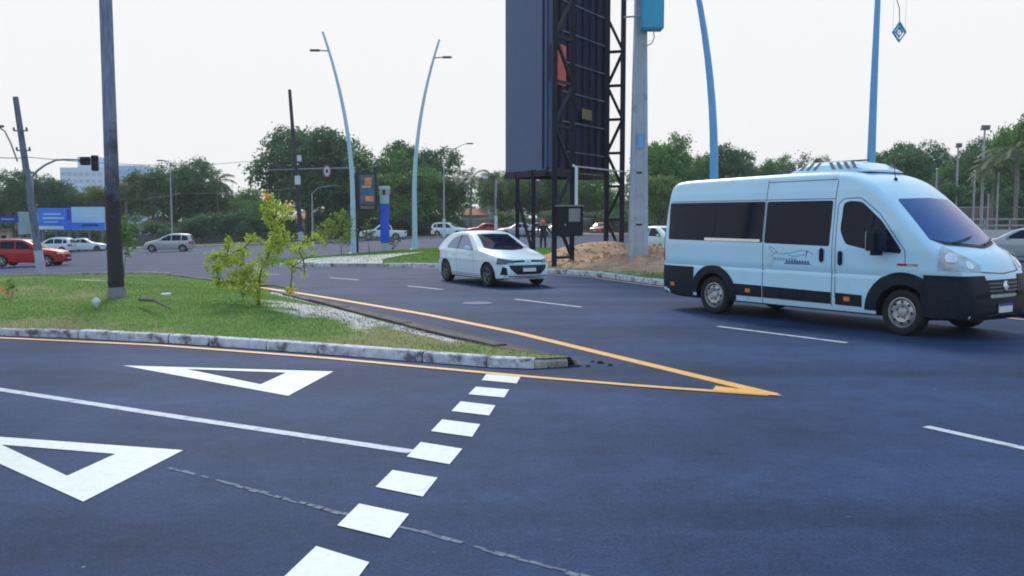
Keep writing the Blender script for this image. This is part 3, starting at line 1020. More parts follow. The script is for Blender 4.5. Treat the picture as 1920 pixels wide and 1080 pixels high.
# ------------------------------------------------------------------ the minibus
def make_van():
    A = Vector((3.898, 16.837)); u = Vector((.5642, -.8256)); n = Vector((.8256, .5642))
    c = A + n * .94
    root = empty('minibus', (c.x, c.y, 0), math.atan2(u.y, u.x))
    tag(root, 'large white minibus with dark tinted windows driving at the right', 'minibus')
    prof = [(-1.37, .34), (-1.375, .55), (-1.37, 1.0), (-1.335, 1.7), (-1.265, 2.34), (-1.22, 2.50), (-1.05, 2.56), (-.5, 2.575), (1.0, 2.60), (2.3, 2.615), (2.75, 2.59), (3.1, 2.46), (3.40, 2.23),
            (3.52, 2.12), (3.9, 1.77), (4.27, 1.415), (4.42, 1.335), (4.58, 1.24), (4.70, 1.12), (4.765, .97), (4.80, .75), (4.81, .5), (4.79, .33)]
    plan = [(-1.38, .955), (-1.30, .985), (-1.1, 1.01), (-.6, 1.02), (3.2, 1.02), (3.9, 1.01), (4.3, .975), (4.6, .91), (4.75, .86), (4.82, .80)]
    side = [(.25, .955), (.33, .975), (.45, .985), (.60, .992), (.88, .992), (.915, .978), (.955, .990), (1.02, 1.0), (1.34, 1.0), (1.5, .990), (2.2, .915), (2.3, .905), (2.34, .893), (2.6, .845)]
    r = [(-1.4, .06), (-1.1, .11), (2.5, .13), (3.2, .13), (3.6, .09), (4.3, .09), (4.6, .12), (4.85, .1)]
    bow = [(-1.4, -.03), (-.9, 0), (2.6, 0), (3.2, .12), (3.6, .15), (4.3, .16), (4.85, .13)]
    B = Body(prof, plan, .27, 1.02, side, r, bow, crown=.035, dx=.12, zstep=.075)
    B.cut([(0, .36, .43, .34, 1.0), (3.885, .36, .44, .36, .99)], M['p_van'], True)
    body = B.build('body', root)
    for sg, ax in ((-1, '-y'), (1, '+y')):
        # windows in their rubber: black backing then glass
        def win(name, pts, rnd=.05, frame=True):
            g = B.poly(MB(), ax, pts, .005, 18, 6, .014, rnd=rnd).build(name, M['glass'], root, smooth_angle=40)
            return g
        w1 = win('side_window', [(-1.22, 1.41), (-1.24, 2.13), (1.17, 2.125), (1.17, 1.39)], .04)
        w2 = win('side_window', [(1.215, 1.385), (1.215, 2.12), (2.575, 2.12), (2.57, 1.36)], .04)
        w3 = win('door_window', [(2.76, 1.62), (2.78, 2.07), (2.90, 2.11), (3.12, 2.09), (3.50, 1.78), (3.84, 1.36), (3.80, 1.30), (3.36, 1.31), (2.88, 1.40)], .07)
        # quarter-light divider and sliding-glass rail
        B.line(MB(), ax, [(3.33, 1.32), (3.33, 1.90)], .035, .012).build('window_divider', M['black'], w3)
        B.line(MB(), ax, [(-.22, 1.432), (1.12, 1.422)], .05, .012).build('window_rail', M['chrome'], w1)
        B.line(MB(), ax, [(.0, 1.45), (.0, 2.11)], .02, .009).build('window_divider', M['black'], w1)
        # seams
        sm = MB()
        for pl in ([(1.19, .30), (1.19, 2.50)], [(2.635, .36), (2.62, 2.12), (2.63, 2.46)], [(1.19, 2.465), (2.62, 2.47)],
                   [(2.70, .50), (2.68, 2.05), (2.78, 2.15), (3.10, 2.155), (3.45, 1.90), (3.92, 1.33), (3.93, 1.1)], [(-1.2, 2.155), (2.62, 2.15)]):
            B.line(sm, ax, pl, .016, .0025, .06)
        sm.build('panel_gap', M['seam'], body)
        # dark cladding: rub strips, arch flares, rear corner, front bumper corner
        B.poly(MB(), ax, [(.50, .405), (.44, .62), (1.17, .615), (1.17, .405)], .012, 10, 3, .02).build('rub_strip', M['black'], root)
        B.poly(MB(), ax, [(1.205, .405), (1.205, .612), (2.62, .595), (2.62, .40)], .012, 14, 3, .02).build('rub_strip', M['black'], root)
        B.poly(MB(), ax, [(2.71, .40), (2.71, .595), (3.20, .585), (3.20, .395)], .012, 8, 3, .02).build('rub_strip', M['black'], root)
        for wx, a0, a1, rin, rout in ((0, -14, 176, .425, .575), (3.885, 5, 180, .435, .63)):
            def fl(u_, v_, wx=wx, a0=a0, a1=a1, rin=rin, rout=rout):
                t = rad(a0 + (a1 - a0) * u_)
                rr_ = rin + (rout - rin) * v_
                return B.proj(ax, wx + rr_ * math.cos(t), .36 + rr_ * math.sin(t))
            B.grid(MB(), fl, 28, 3, .018, .03).build('arch_flare', M['black'], root, smooth_angle=40)
        B.poly(MB(), ax, [(-1.36, .34), (-1.36, .885), (-.50, .88), (-.52, .75), (-.57, .55), (-.52, .30)], .016, 14, 5, .03).build('rear_cladding', M['black'], root, smooth_angle=40)
        for lx, lz in ((-1.07, .52), (.86, .51), (2.93, .505)):
            B.poly(MB(), ax, [(lx - .055, lz - .035), (lx - .055, lz + .035), (lx + .055, lz + .035), (lx + .055, lz - .035)], .022, 4, 2, .02).build('side_marker', M['lamp_amber'], root)
        # handles
        for hx, hz in ((2.43, 1.21), (2.79, 1.17)):
            h = MB().bbox((hx, sg * 1.035, hz), (.085, .05, .24), .03)
            h.build('door_handle', M['black'], root, smooth_angle=40)
        # reflective side sticker: red and white
        B.poly(MB(), ax, [(3.80, 1.085), (3.80, 1.125), (3.96, 1.125), (3.96, 1.085)], .004, 3, 1, 0).build('reflective_sticker', M['lamp_red'], root)
        B.poly(MB(), ax, [(3.965, 1.085), (3.965, 1.125), (4.13, 1.125), (4.13, 1.085)], .004, 3, 1, 0).build('reflective_sticker', M['kerb_pale'], root)
        # tail lamp
        B.poly(MB(), ax, [(-1.38, .98), (-1.38, 1.66), (-1.335, 1.66), (-1.325, .98)], .012, 3, 6, .03).build('tail_lamp', M['lamp_red'], root)
        # black triangle and mirror
        B.poly(MB(), ax, [(3.52, 1.30), (3.60, 1.62), (3.86, 1.33), (3.84, 1.28)], .014, 6, 3, .02).build('mirror_base', M['black'], root)
        mr = MB()
        mr.bbox((3.56, sg * 1.20, 1.46), (.24, .32, .43), .07)
        mr.bar((3.64, sg * .98, 1.38), (3.56, sg * 1.12, 1.37), .08, .05)
        mr.bar((3.64, sg * .98, 1.50), (3.56, sg * 1.12, 1.51), .08, .05)
        mo = mr.build('mirror', M['black'], root, smooth_angle=40)
        MB().bbox((3.437, sg * 1.20, 1.47), (.012, .22, .30), .005).build('mirror_glass', M['chrome'], mo)
        # front corner cladding, wrapping from the arch to the nose
        def wrap(th, z):
            t = rad(th) * (-sg) * -1
            d = Vector((math.cos(t), math.sin(t), 0))
            return B.hit(Vector((4.15, 0, z)) + d * 4, -d)
        def corner(u_, v_):
            z = .60 + (.965 - .60) * v_
            th = (25 + 9 * v_) + ((86 if v_ > .5 else 88) - (25 + 9 * v_)) * u_
            return wrap(th, z)
        B.grid(MB(), corner, 22, 6, .018, .035).build('bumper_corner', M['black'], root, smooth_angle=40)
        # headlight
        def hl(u_, v_):
            th = 38 + (74 - 38) * u_
            lo = 1.02 + .03 * u_ - .0 * u_
            hi = 1.11 + .29 * (u_ ** .8)
            return wrap(th, lo + (hi - lo) * v_)
        H = B.grid(MB(), hl, 16, 6, .012, .03).build('headlight', M['lens'], root, smooth_angle=40)
        for uu, vv, rr_ in ((.72, .62, .085), (.30, .45, .075)):
            p, nn = hl(uu, vv)
            Mx = Matrix.Translation(p + nn * .014) @ nn.to_track_quat('Z', 'Y').to_matrix().to_4x4()
            MB().lathe([(rr_, 0), (rr_ * .9, .006), (rr_ * .5, .003), (.001, .010)], Mx, 18).build('reflector', M['lens_bright'], H, smooth_angle=40)
    def wrapc(th, z):
        t = rad(th); d = Vector((math.cos(t), math.sin(t), 0))
        return B.hit(Vector((4.15, 0, z)) + d * 4, -d)
    lo = MB()
    B.grid(lo, lambda u_, v_: wrapc(-87 + 174 * u_, .27 + .36 * v_), 48, 6, .022, .04)
    bump = lo.build('bumper', M['black'], root, smooth_angle=40)
    for s_ in (-1, 1):
        B.grid(MB(), lambda u_, v_: wrapc(s_ * (27 + 17 * u_), .63 + (.10 - .05 * u_) * v_), 8, 2, .026, .0).build('fog_recess', M['blackmat'], bump)
    # windscreen, rear window
    ws = B.poly(MB(), '+x', [(-.86, 1.50), (-.70, 1.42), (0, 1.36), (.70, 1.42), (.86, 1.50), (.74, 2.10), (.70, 2.13), (0, 2.15), (-.70, 2.13), (-.74, 2.10)], .006, 26, 10, .012)
    W_ = ws.build('windscreen', M['glass_van'], root, smooth_angle=60)
    cowl = B.poly(MB(), '+x', [(-.84, 1.50), (-.70, 1.415), (0, 1.355), (.70, 1.415), (.84, 1.50), (.70, 1.47), (0, 1.40), (-.70, 1.47)], .010, 24, 2, .0)
    cowl.build('cowl', M['black'], W_)
    for pa_, pb_ in (((-.55, 1.43), (.05, 1.52)), ((.12, 1.39), (.72, 1.47))):
        q = [B.proj('+x', pa_[0] + (pb_[0] - pa_[0]) * k / 6, pa_[1] + (pb_[1] - pa_[1]) * k / 6) for k in range(7)]
        MB().tube([p + nn * .03 for p, nn in q], .011, 5).build('wiper', M['black'], W_)
    B.poly(MB(), '-x', [(-.72, 1.45), (-.68, 2.12), (.68, 2.12), (.72, 1.45)], .006, 12, 5, .012, rnd=.06).build('rear_window', M['glass'], root)
    # bonnet line, grille, badge, plate
    sm = MB()
    B.line(sm, '+x', [(-.70, 1.17), (-.55, 1.02), (0, .985), (.55, 1.02), (.70, 1.17)], .02, .003, .05)
    sm.build('panel_gap', M['seam'], body)
    gr = B.poly(MB(), '+x', [(-.40, .68), (-.47, .90), (.47, .90), (.40, .68)], .012, 14, 4, .02, rnd=.04).build('grille', M['black'], root, smooth_angle=40)
    for z in (.735, .79, .845):
        B.line(MB(), '+x', [(-.41, z), (.41, z)], .014, .022).build('grille_bar', M['rim_dark'], gr)
    B.line(MB(), '+x', [(-.44, .655), (.44, .655)], .03, .018).build('grille_trim', M['chrome'], gr)
    p, nn = B.proj('+x', 0, .80)
    Mx = Matrix.Translation(p + nn * .03) @ nn.to_track_quat('Z', 'Y').to_matrix().to_4x4()
    MB().lathe([(.078, -.02), (.078, .004), (.062, .012), (.06, .004), (.001, .006)], Mx, 24).build('badge', M['chrome'], gr, smooth_angle=40)
    px_, nn = B.proj('+x', 0, .47)
    pl = MB().bbox((px_.x + .034, 0, .47), (.012, .40, .135), .004).build('number_plate', M['plate'], root)
    MB().box((px_.x + .041, 0, .520), (.004, .396, .036)).build('plate_band', M['plate_blue'], pl)
    # faded fish emblem with a blue flash beneath it on the sliding door
    em = MB()
    for pts_ in ([(1.33, 1.325), (1.36, 1.26), (1.44, 1.215), (1.60, 1.20), (1.80, 1.225), (1.98, 1.27), (2.12, 1.275), (2.22, 1.235), (2.26, 1.19)], [(1.33, 1.325), (1.45, 1.285), (1.52, 1.21)],
                 [(1.44, 1.205), (1.40, 1.16), (1.43, 1.12)], [(1.75, 1.19), (1.86, 1.165), (2.0, 1.185), (2.14, 1.21)]):
        B.line(em, '-y', pts_, .014, .003, .03)
    em.build('fish_emblem', M['decal_pale'], root)
    tx = MB()
    for k in range(8):
        x0 = 1.44 + k * .062
        B.poly(tx, '-y', [(x0, 1.085), (x0 + .006, 1.085 + .045 + .02 * hsh(k, 3)), (x0 + .045, 1.085 + .05), (x0 + .04, 1.085)], .003, 2, 1, 0)
    tx.build('emblem_lettering', M['decal_pale'], root)
    tx = MB()
    B.poly(tx, '-y', [(1.66, 1.03), (1.68, 1.05), (2.20, 1.05), (2.23, 1.035)], .003, 6, 1, 0)
    for k in range(9):
        x0 = 1.70 + k * .055
        B.poly(tx, '-y', [(x0, 1.055), (x0 + .004, 1.06 + .03), (x0 + .02, 1.06 + .055), (x0 + .052, 1.058)], .003, 3, 1, 0)
    B.poly(tx, '-y', [(2.10, 1.12), (2.12, 1.275), (2.17, 1.28), (2.15, 1.26)], .0025, 2, 1, 0)
    tx.v = tx.v[:]; tx.build('emblem_flash', M['decal_blue'], root)
    # roof air-conditioner with louvres, rail, aerial
    ac = MB()
    bm_pts = []
    L0, L1 = 1.40, 2.92
    secs = [(L0, .02, .60), (L0 + .14, .09, .62), (L0 + .34, .165, .60), (L0 + .5, .175, .60), (L1 - .5, .175, .60), (L1 - .34, .15, .58), (L1 - .10, .05, .54), (L1, .01, .50)]
    rows = []
    for x, h, w in secs:
        rows.append([(x, -w, 2.60), (x, -w + .03, 2.61 + h * .7), (x, -w + .12, 2.62 + h), (x, 0, 2.63 + h * 1.02), (x, w - .12, 2.62 + h), (x, w - .03, 2.61 + h * .7), (x, w, 2.60)])
    for r_ in rows: ac.v += r_
    for i in range(len(rows) - 1):
        for k in range(6):
            ac.f.append((i * 7 + k, i * 7 + k + 1, (i + 1) * 7 + k + 1, (i + 1) * 7 + k)); ac.m.append(0)
    ac.f += [tuple(range(7)), tuple(range((len(rows) - 1) * 7, len(rows) * 7))]; ac.m += [0, 0]
    aco = ac.build('air_conditioner', M['p_van'], root, smooth_angle=35)
    for s_ in (-1, 1):
        for x in (1.60, 1.74, 1.88, 2.28, 2.42, 2.56, 2.70):
            sl = .10 if x < 2 else -.10
            MB().add([(x, s_ * .600, 2.66), (x + .07, s_ * .600, 2.66), (x + .07 + sl, s_ * .55, 2.78), (x + sl, s_ * .55, 2.78)], [(0, 1, 2, 3)] if s_ < 0 else [(3, 2, 1, 0)]).build('louvre', M['rim_dark'], aco)
    MB().box((2.1, 0, 2.825), (.9, .08, .02)).build('roof_rail', M['black'], aco)
    p, nn = B.proj('+z', 3.25, -.25)
    an = MB().tube([p, p + Vector((-.06, 0, .36))], [.008, .004], 5)
    an.lathe([(.035, 0), (.02, .04), (.001, .045)], Matrix.Translation(p), 10)
    an.build('aerial', M['black'], root)
    for wx in (0, 3.885):
        for sg in (-1, 1):
            wheel(root, wx, sg * .87, .36, .36, .225, sg, 'steel', M['rim'], steer=(rad(-3) if wx else 0))
    return root
van = make_van()

# ------------------------------------------------------------------ cars by one builder
STY = {
 'hatch': dict(prof=[(-.68, .36), (-.71, .55), (-.69, .82), (-.61, .99), (-.46, 1.13), (-.16, 1.33), (.14, 1.43), (.75, 1.475), (1.2, 1.44), (1.48, 1.30), (1.78, 1.12), (2.02, .985), (2.25, .955), (2.75, .86), (3.05, .775), (3.18, .69), (3.25, .55), (3.26, .38), (3.23, .25)],
   W=.86, top=.70, belt=.92, zb=.19, wb=2.53, R=.31, roof=1.47,
   win=[[(.06, .985), (.10, 1.10), (.28, 1.27), (.70, 1.365), (.72, .975)], [(.78, .97), (.77, 1.375), (1.10, 1.36), (1.40, 1.20), (1.72, .99), (1.70, .955)]],
   ws=(1.02, 1.385, .63, .49), rw=(1.02, 1.33, .55, .45), nose=3.24),
 'suv': dict(prof=[(-.80, .42), (-.83, .7), (-.82, 1.0), (-.76, 1.2), (-.62, 1.52), (-.45, 1.62), (.2, 1.66), (.9, 1.66), (1.35, 1.60), (1.7, 1.40), (2.05, 1.12), (2.3, 1.07), (2.9, 1.0), (3.25, .92), (3.4, .78), (3.44, .55), (3.42, .32)],
   W=.90, top=.76, belt=1.05, zb=.26, wb=2.6, R=.35, roof=1.66,
   win=[[(-.52, 1.12), (-.46, 1.42), (-.15, 1.52), (-.1, 1.10)], [(-.03, 1.09), (-.05, 1.53), (.76, 1.55), (.78, 1.08)], [(.85, 1.08), (.84, 1.55), (1.25, 1.52), (1.62, 1.29), (1.86, 1.08), (1.82, 1.06)]],
   ws=(1.15, 1.55, .68, .56), rw=(1.12, 1.50, .60, .52), nose=3.42),
 'minivan': dict(prof=[(-.75, .4), (-.79, .7), (-.77, 1.0), (-.70, 1.25), (-.60, 1.52), (-.4, 1.62), (.4, 1.66), (1.1, 1.62), (1.5, 1.46), (2.05, 1.12), (2.3, 1.04), (2.9, .90), (3.15, .80), (3.25, .62), (3.27, .42), (3.24, .28)],
   W=.87, top=.74, belt=1.0, zb=.22, wb=2.65, R=.32, roof=1.65,
   win=[[(-.50, 1.06), (-.42, 1.42), (.05, 1.50), (.08, 1.04)], [(.15, 1.04), (.13, 1.51), (.90, 1.53), (.92, 1.03)], [(.99, 1.03), (.98, 1.52), (1.2, 1.50), (1.6, 1.30), (1.98, 1.06), (1.9, 1.02)]],
   ws=(1.12, 1.52, .66, .54), rw=(1.08, 1.50, .58, .50), nose=3.25),
 'sedan': dict(prof=[(-.95, .42), (-.98, .65), (-.95, .9), (-.85, 1.0), (-.5, 1.03), (-.35, 1.08), (.0, 1.32), (.35, 1.43), (.9, 1.46), (1.25, 1.42), (1.6, 1.24), (2.0, .98), (2.3, .93), (2.85, .84), (3.15, .74), (3.28, .55), (3.3, .38), (3.26, .26)],
   W=.87, top=.72, belt=.94, zb=.2, wb=2.6, R=.31, roof=1.46,
   win=[[(-.02, 1.0), (.1, 1.18), (.35, 1.32), (.76, 1.36), (.78, .99)], [(.84, .99), (.83, 1.365), (1.15, 1.35), (1.45, 1.18), (1.70, 1.0), (1.68, .98)]],
   ws=(1.03, 1.37, .64, .50), rw=(1.08, 1.34, .56, .46), nose=3.28),
 'pickup': dict(prof=[(-1.15, .55), (-1.18, .75), (-1.17, 1.0), (-1.14, 1.06), (.30, 1.07), (.36, 1.12), (.46, 1.50), (.6, 1.68), (.9, 1.74), (1.5, 1.74), (1.85, 1.62), (2.15, 1.38), (2.4, 1.14), (2.7, 1.10), (3.4, 1.04), (3.75, .95), (3.88, .8), (3.92, .6), (3.9, .42)],
   W=.90, top=.75, belt=1.08, zb=.36, wb=3.0, R=.38, roof=1.74,
   win=[[(.50, 1.14), (.60, 1.55), (.72, 1.62), (1.22, 1.64), (1.24, 1.14)], [(1.31, 1.14), (1.30, 1.64), (1.68, 1.61), (2.0, 1.38), (2.25, 1.16), (2.2, 1.13)]],
   ws=(1.20, 1.62, .68, .56), rw=(1.16, 1.62, .60, .54), nose=3.9),
}

def make_car(name, style, col, label, loc, heading, detail=1, group=None, glass='glass', cat='car'):
    S = STY[style]
    hd = Vector(heading).normalized()
    root = empty(name, loc, math.atan2(hd.y, hd.x))
    tag(root, label, cat, group)
    x0, x1 = S['prof'][0][0], S['prof'][-1][0]
    W, wb, R = S['W'], S['wb'], S['R']
    cx = wb / 2                      # origin between the axles
    sh = lambda pts: [(p[0] - cx, p[1]) for p in pts]
    plan = [(x0 - .05, W * .82), (x0 + .12, W * .93), (x0 + .5, W * .99), (x0 + 1, W), (x1 - 1.1, W), (x1 - .55, W * .965), (x1 - .25, W * .90), (x1 - .06, W * .80), (x1 + .05, W * .72)]
    z0 = S['zb']
    side = [(z0, .93), (z0 + .10, .965), (z0 + .28, .985), (z0 + .42, .99), (S['belt'] - .22, 1.0), (S['belt'] - .14, .992), (S['belt'], .985), (S['belt'] + .04, .965), (S['roof'], S['top'])]
    r = [(x0, .10), (x0 + .4, .09), (cx - .3, .10), (cx + .6, .05), (x1 - .9, .06), (x1 - .4, .10), (x1, .10)]
    bow = [(x0, -.12), (x0 + .7, -.02), (cx, 0), (cx + .35, .10), (cx + .7, .16), (x1 - .5, .17), (x1, .13)]
    sx = lambda tab: [(a - cx, v) for a, v in tab]
    dxx, zst = (.11, .06) if detail > 1 else (.22, .11)
    B = Body(sh(S['prof']), sx(plan), z0, W, side, sx(r), sx(bow), crown=.025, dx=dxx, zstep=zst)
    B.cut([(-cx, R, R + .055, .26, W * .99), (wb - cx, R, R + .055, .28, W * .99)], col)
    body = B.build('body', root)
    g = M[glass]
    nu, nv = (14, 6) if detail > 1 else (6, 3)
    for sg, ax in ((-1, '-y'), (1, '+y')):
        for w in S['win']:
            B.poly(MB(), ax, sh(w), .005, nu, nv, .012, rnd=.04).build('side_window', g, root, smooth_angle=40)
        if detail > 1:
            sm = MB()
            for pl in ([(.75, z0 + .12), (.75, S['belt'])], [(1.78, z0 + .16), (1.80, S['belt'] - .05)], [(.10, z0 + .30), (.02, S['belt'])], [(.3, z0 + .12), (2.1, z0 + .12)]):
                B.line(sm, ax, sh(pl), .012, .0025, .06)
            sm.build('panel_gap', M['seam'], body)
            B.line(MB(), ax, sh([(.745, .96), (.745, S['roof'] - .1)]), .05, .008).build('pillar_trim', M['black'], root)
            for hx in (.55, 1.55):
                p, nn = B.proj(ax, hx - cx, S['belt'] - .10)
                MB().bbox(p, (.17, .05, .035), .012).build('door_handle', col, root, smooth_angle=40)
            B.line(MB(), ax, sh([(.34, z0 + .05), (2.14, z0 + .05)]), .07, .006).build('sill_trim', M['black'], root)
        # mirror
        wx = S['win'][-1][-1][0] - .10 - cx
        p, nn = B.proj(ax, wx, S['belt'] + .08)
        mr = MB().bbox((p.x, p.y + sg * .13, p.z + .02), (.11, .20, .13), .045)
        mr.bar((p.x, p.y - sg * .02, p.z - .02), (p.x, p.y + sg * .10, p.z - .02), .05, .03)
        mr.build('mirror', col, root, smooth_angle=40)
        # lamps
        zl = S['prof'][-6][1] - .10
        zl = {'hatch': .69, 'suv': .86, 'minivan': .74, 'sedan': .70, 'pickup': .92}[style]
        def wrap(th, z, sg=sg):
            t = rad(th) * sg; d = Vector((math.cos(t), math.sin(t), 0))
            return B.hit(Vector((x1 - cx - .55, 0, z)) + d * 4, -d)
        B.grid(MB(), lambda u_, v_: wrap(34 + 34 * u_, zl - .075 + (.10 + .07 * u_) * v_), 8, 3, .008, .02).build('headlight', M['lens_dark'] if style == 'hatch' else M['lens'], root, smooth_angle=40)
        zr = S['belt'] - .08
        def wrapr(th, z, sg=sg):
            t = math.pi - rad(th) * sg; d = Vector((math.cos(t), math.sin(t), 0))
            return B.hit(Vector((x0 - cx + .55, 0, z)) + d * 4, -d)
        B.grid(MB(), lambda u_, v_: wrapr(38 + 30 * u_, zr - .20 + .26 * v_), 8, 4, .008, .02).build('tail_lamp', M['lamp_red'], root, smooth_angle=40)
        for k, wx in enumerate((-cx, wb - cx)):
            wheel(root, wx, sg * (W - .115), R, R, .20, sg, 'alloy', M['rim_dark'] if style == 'hatch' else M['rim'], simple=detail < 2)
    z1, z2, w1, w2 = S['ws']
    B.poly(MB(), '+x', [(-w1, z1 + .02), (-w1 * .8, z1 - .03), (0, z1 - .055), (w1 * .8, z1 - .03), (w1, z1 + .02), (w2, z2), (0, z2 + .015), (-w2, z2)], .006, 16, 6, .01).build('windscreen', M['glass'], root, smooth_angle=60)
    z1, z2, w1, w2 = S['rw']
    B.poly(MB(), '-x', [(-w1, z1), (w1, z1), (w2, z2), (-w2, z2)], .006, 10, 5, .01, rnd=.05).build('rear_window', g, root, smooth_angle=60)
    if style == 'hatch' and detail > 1:
        gr = B.poly(MB(), '+x', [(-.36, .35), (-.54, .50), (-.57, .595), (.57, .595), (.54, .50), (.36, .35)], .008, 16, 5, .02).build('lower_grille', M['black'], root, smooth_angle=40)
        B.poly(MB(), '+x', [(-.46, .665), (-.44, .715), (-.10, .725), (-.10, .675)], .008, 8, 2, .015).build('upper_grille', M['black'], root)
        B.poly(MB(), '+x', [(.10, .675), (.10, .725), (.44, .715), (.46, .665)], .008, 8, 2, .015).build('upper_grille', M['black'], root)
        B.line(MB(), '+x', [(-.60, .63), (.60, .63)], .025, .014).build('grille_trim', M['chrome'], root)
        for s_ in (-1, 1):
            B.poly(MB(), '+x', sorted([(s_ * .62, .34), (s_ * .63, .54), (s_ * .70, .56), (s_ * .72, .34)], key=lambda q: (q[0], 0)) if False else [(s_ * .62, .34), (s_ * .63, .52), (s_ * .70, .56), (s_ * .72, .34)], .008, 4, 3, .015).build('fog_vent', M['black'], root)
        B.line(MB(), '+x', [(-.66, .305), (.66, .305)], .03, .010).build('bumper_lip', M['rim_dark'], root)
        p, nn = B.proj('+x', 0, .70)
        Mx = Matrix.Translation(p + nn * .008) @ nn.to_track_quat('Z', 'Y').to_matrix().to_4x4()
        MB().lathe([(.055, 0), (.05, .01), (.001, .008)], Mx, 16).build('badge', M['chrome'], root)
        for wz in ((-.30, 1.01), (.25, 1.0)):
            q = [B.proj('+x', wz[0] + .45 * k / 5, wz[1] - .0 + .02 * k / 5) for k in range(6)]
            MB().tube([p + nn * .02 for p, nn in q], .008, 5).build('wiper', M['black'], root)
    else:
        B.poly(MB(), '+x', [(-.42, z0 + .30), (-.46, z0 + .46), (.46, z0 + .46), (.42, z0 + .30)], .008, 8, 3, .02).build('grille', M['black'], root)
        B.poly(MB(), '+x', [(-.5, z0 + .10), (-.55, z0 + .20), (.55, z0 + .20), (.5, z0 + .10)], .008, 8, 2, .02).build('lower_grille', M['black'], root)
    for ax, zz in (('+x', z0 + .30 if style == 'hatch' else z0 + .26), ('-x', S['belt'] - .28)):
        p, nn = B.proj(ax, 0, zz)
        q = 1 if ax == '+x' else -1
        pl = MB().bbox((p.x + q * .02, 0, zz), (.012, .40, .125), .004).build('number_plate', M['plate'], root)
        MB().box((p.x + q * .027, 0, zz + .046), (.004, .396, .03)).build('plate_band', M['plate_blue'], pl)
    if style == 'suv':
        for sg in (-1, 1):
            MB().tube([(-.35 - cx, sg * .60, 1.66), (-.2 - cx, sg * .60, 1.72), (1.0 - cx, sg * .60, 1.72), (1.15 - cx, sg * .60, 1.66)], .02, 6).build('roof_rail', M['grey_metal'], root)
    if style == 'pickup':
        # open load bed: dark floor sunk between the walls
        MB().box((-.38 - cx, 0, 1.115), (1.35, 1.34, .02)).build('bed_liner', M['black'], root)
    return root

bgcar_extra = None
def car_at(px, py, Y):
    p = at(px, py, Y)
    return Vector((p.x, Y, T(p.x, Y)))

make_car('hatchback', 'hatch', M['p_white'], 'white hatchback with grey alloy wheels driving ahead of the minibus towards the junction' if False else 'white hatchback with black lower grille driving on the avenue below the screen tower',
         (-.60, 25.25, T(-.60, 25.25)), (.50, -.866), detail=2, glass='glass_clear')
def bgcar(name, style, col, label, x, y, heading, detail=1, **k):
    return make_car(name, style, M[col], label, (x, y, T(x, y)), heading, detail, **k)
bgcar('white_car', 'hatch', 'p_white', 'far white car almost hidden behind the tall utility pole', -47.6, 100 - 1.2, (1, .1))
bgcar('red_car', 'suv', 'p_red', 'red car passing behind the leaning pole at the left edge', -29.6, 54, (1, .12))
bgcar('white_car', 'suv', 'p_white', 'white car beyond the red car, below the blue billboards', -48.5, 93, (-1, -.05))
bgcar('pale_car', 'hatch', 'p_silver', 'pale car half hidden behind the red car at the left edge', -41.5, 72, (-1, .1))
bgcar('silver_minivan', 'minivan', 'p_silver', 'silver minivan crossing the junction below the dome shaped tree', -31.4, 80.5, (-1, -.22))
bgcar('white_pickup', 'pickup', 'p_white', 'white pickup truck behind the blue totem', -14.6, 99, (-1, -.18), cat='pickup truck')
bgcar('parked_car', 'suv', 'p_white', 'white car on the back road just left of the white hatchback roof', -7.2, 103, (1, -.35))
bgcar('parked_car', 'hatch', 'p_dark', 'dark car just behind the white painted lamp foot on the back road', -9.0, 106, (.5, -1))
bgcar('parked_car', 'sedan', 'p_red', 'bright red car seen over the roof of the white hatchback', -3.4, 102, (-1, -.25))
bgcar('parked_car', 'sedan', 'p_silver', 'silver car on the back road left of the tower legs', .35, 93, (-1, -.3))
bgcar('parked_car', 'hatch', 'p_blue', 'dark blue car between the two thin tower legs', 2.3, 96, (-1, -.4))
bgcar('parked_car', 'hatch', 'p_silver', 'silver car beside the person with the orange cap', 4.3, 92, (-1, -.4))
bgcar('parked_car', 'hatch', 'p_darkred', 'dull red car beyond the meter cabinet on the back road', 10.9, 108, (-.5, -1))
bgcar('parked_car', 'sedan', 'p_blue', 'blue car on the far road right of the concrete pole', 17.0, 107, (1, .3))
bgcar('white_car', 'hatch', 'p_white', 'white car partly hidden between the concrete pole and the minibus', 7.9, 45, (.55, -.83))
bgcar('silver_car', 'sedan', 'p_silver', 'silver car cut by the right edge, behind the minibus nose', 22.2, 38.5, (-.75, .66))
# ================================================================== POLES, LAMPS, SIGNS
M['cyan_box'] = mat('turquoise_box', (.02, .36, .58), .45, var=.12, scale=4)
M['screen'] = mat('blank_led_screen', (.078, .112, .225), .7, var=.04, scale=3)
M['panel_back'] = mat('screen_back', (.020, .022, .075), .7, var=.25, scale=3, spec=.2)
M['steel_blue'] = mat('tower_steel', (.014, .015, .030), .6, 0, var=.3, scale=3, spec=.25)
M['steel_far'] = mat('tower_steel_light', (.10, .13, .24), .5, .1, var=.2, scale=3)
M['meter'] = mat('meter_window', (.20, .22, .24), .3, var=.1)
M['red_print'] = mat('red_print', (.55, .06, .05), .5, var=.15, scale=6)
M['yellow_tag'] = mat('yellow_tag', (.16, .14, .06), .6, var=.15)
M['totem_blue'] = mat('totem_blue', (.010, .10, .80), .35, var=.08, scale=2)
M['totem_white'] = mat('totem_white', (.42, .52, .66), .4, var=.1, scale=3)
M['sign_blue'] = mat('sign_blue', (.01, .035, .40), .4, var=.08)
M['bill_blue'] = mat('billboard_blue', (.02, .18, .85), .5, var=.12, scale=1)
M['bill_light'] = mat('billboard_pale', (.36, .62, .92), .5, var=.08, scale=.8)
M['bill_white'] = mat('billboard_white', (.62, .70, .78), .5, var=.08, scale=1)
M['bill_teal'] = mat('billboard_edge', (.20, .33, .40), .6, var=.12, scale=1)

